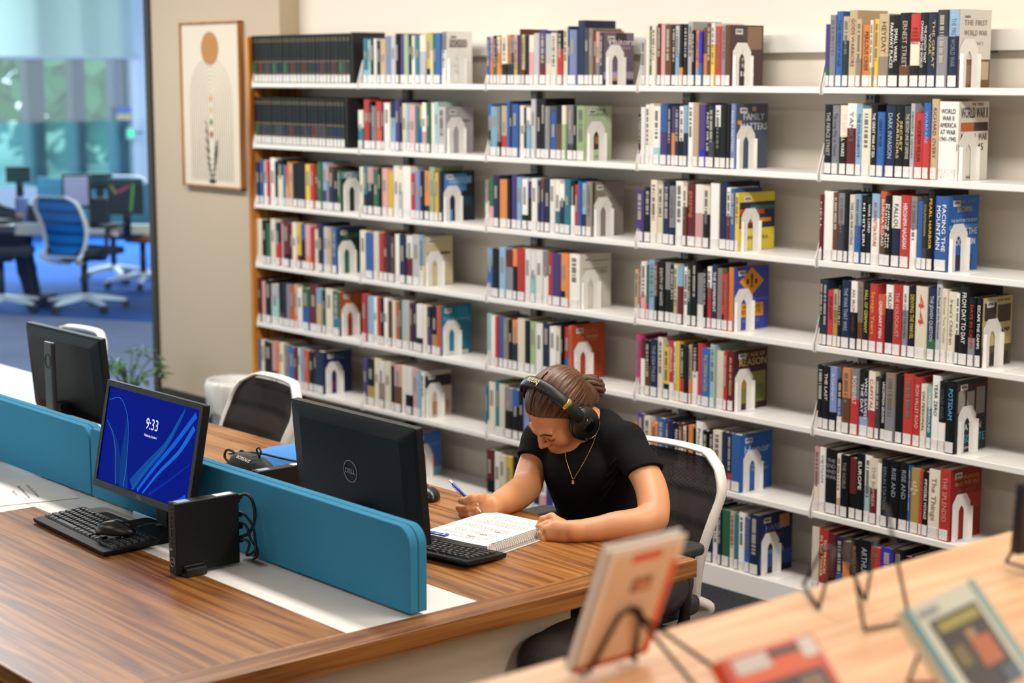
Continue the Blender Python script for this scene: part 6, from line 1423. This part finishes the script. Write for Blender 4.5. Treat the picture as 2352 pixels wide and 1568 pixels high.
MB().box(-.0032, .0032, -.0055, .0055, -.001, .001, mtx=T).build('pendant', mat('gold_pendant', 'e0b088', .3, .8), nk, bevel=.0005)
pen = empty('mechanical_pencil', (0, 0, 0), 0, 'blue mechanical pencil with a white eraser held in the fist', 'pencil')
pa, pb_ = P(1032.5, 1103, 4.925), P(1105, 1176, 4.852); ax = (pb_ - pa)
def pt(t): return pa + ax * t
MB().tube([pt(.10), pt(.80)], .0041, 10).build('barrel', mat('pencil_blue', '1c35b0', .25), pen)
MB().tube([pt(0), pt(.02), pt(.085), pt(.10)], [.0028, .0038, .0038, .0030], 12).build('eraser', mat('eraser_white', 'f0ece6', .6), pen)
MB().tube([pt(.80), pt(.86), pt(.985), pt(1.0)], [.0042, .0042, .0012, .0006], 12).build('tip', mat('tip_white', 'f2f0ea', .35), pen)
o_ = cc(-.7, -.7, 0) * .006
MB().tube([pt(.13) + o_ * .6, pt(.14) + o_, pt(.40) + o_, pt(.42) + o_ * .8], .0011, 6).build('pocket_clip', mat('clip_clear', 'c8b8c0', .2), pen)

# ---------------------------------------------------------------- worker seated at the far desk
wk = empty('person', (0, 0, 0), 0, 'seated person in dark clothes at the office desk, cut off at the picture edge', 'person')
wf = Field((-.55, -.35, 0), (.75, .35, 1.35), .014)
wf.ell((-.12, 0, .56), (.15, .17, .12), None, 0).chain([(-.10, 0, .60), (-.06, 0, .80), (.0, 0, 1.0)], [.13, .13, .14], .05)
wf.cap((.0, .16, 1.02), (.08, .22, .80), .05, .042, .04).cap((.08, .22, .80), (.32, .10, .76), .042, .03, .02)
wf.cap((.0, -.16, 1.02), (.08, -.22, .80), .05, .042, .04).cap((.08, -.22, .80), (.32, -.10, .76), .042, .03, .02)
for sy in (-.1, .1): wf.cap((-.10, sy, .55), (.34, sy, .56), .085, .065, .04).chain([(.34, sy, .56), (.38, sy, .30), (.42, sy, .10)], [.06, .05, .045], .03)
wp = on(-38, 700, 2, 0); WMt = Matrix.Translation((wp.x, wp.y, 0)) @ Matrix.Rotation(math.atan2(RGT.y, RGT.x), 4, 'Z')
field_obj('clothing', wf, mat('dark_clothing', '17171c', .9), wk, 2, WMt)
nf = Field((-.2, -.2, .95), (.25, .2, 1.4), .008)
nf.cap((0, 0, 1.0), (.03, 0, 1.14), .05, .048, .02).ell((.05, 0, 1.24), (.09, .075, .11), None, .03).cap((.13, 0, 1.24), (.15, 0, 1.22), .012, .012, .02)
field_obj('head', nf, mat('skin_far', 'c08a68', .6), wk, 1, WMt)
for sy in (-.1, .1):
    b = MB().prism([(p[0] + .46, p[1] + sy) for p in rrect(-.09, .15, -.045, .045, .04, 5)], 2, 0, .09).build('shoe', mat('shoe_black'), wk, bevel=.02); b.matrix_world = WMt
    b = MB().ball((.35, sy * .9, .765), (.05, .035, .02)).build('hand', mat('skin_far'), wk); b.matrix_world = WMt
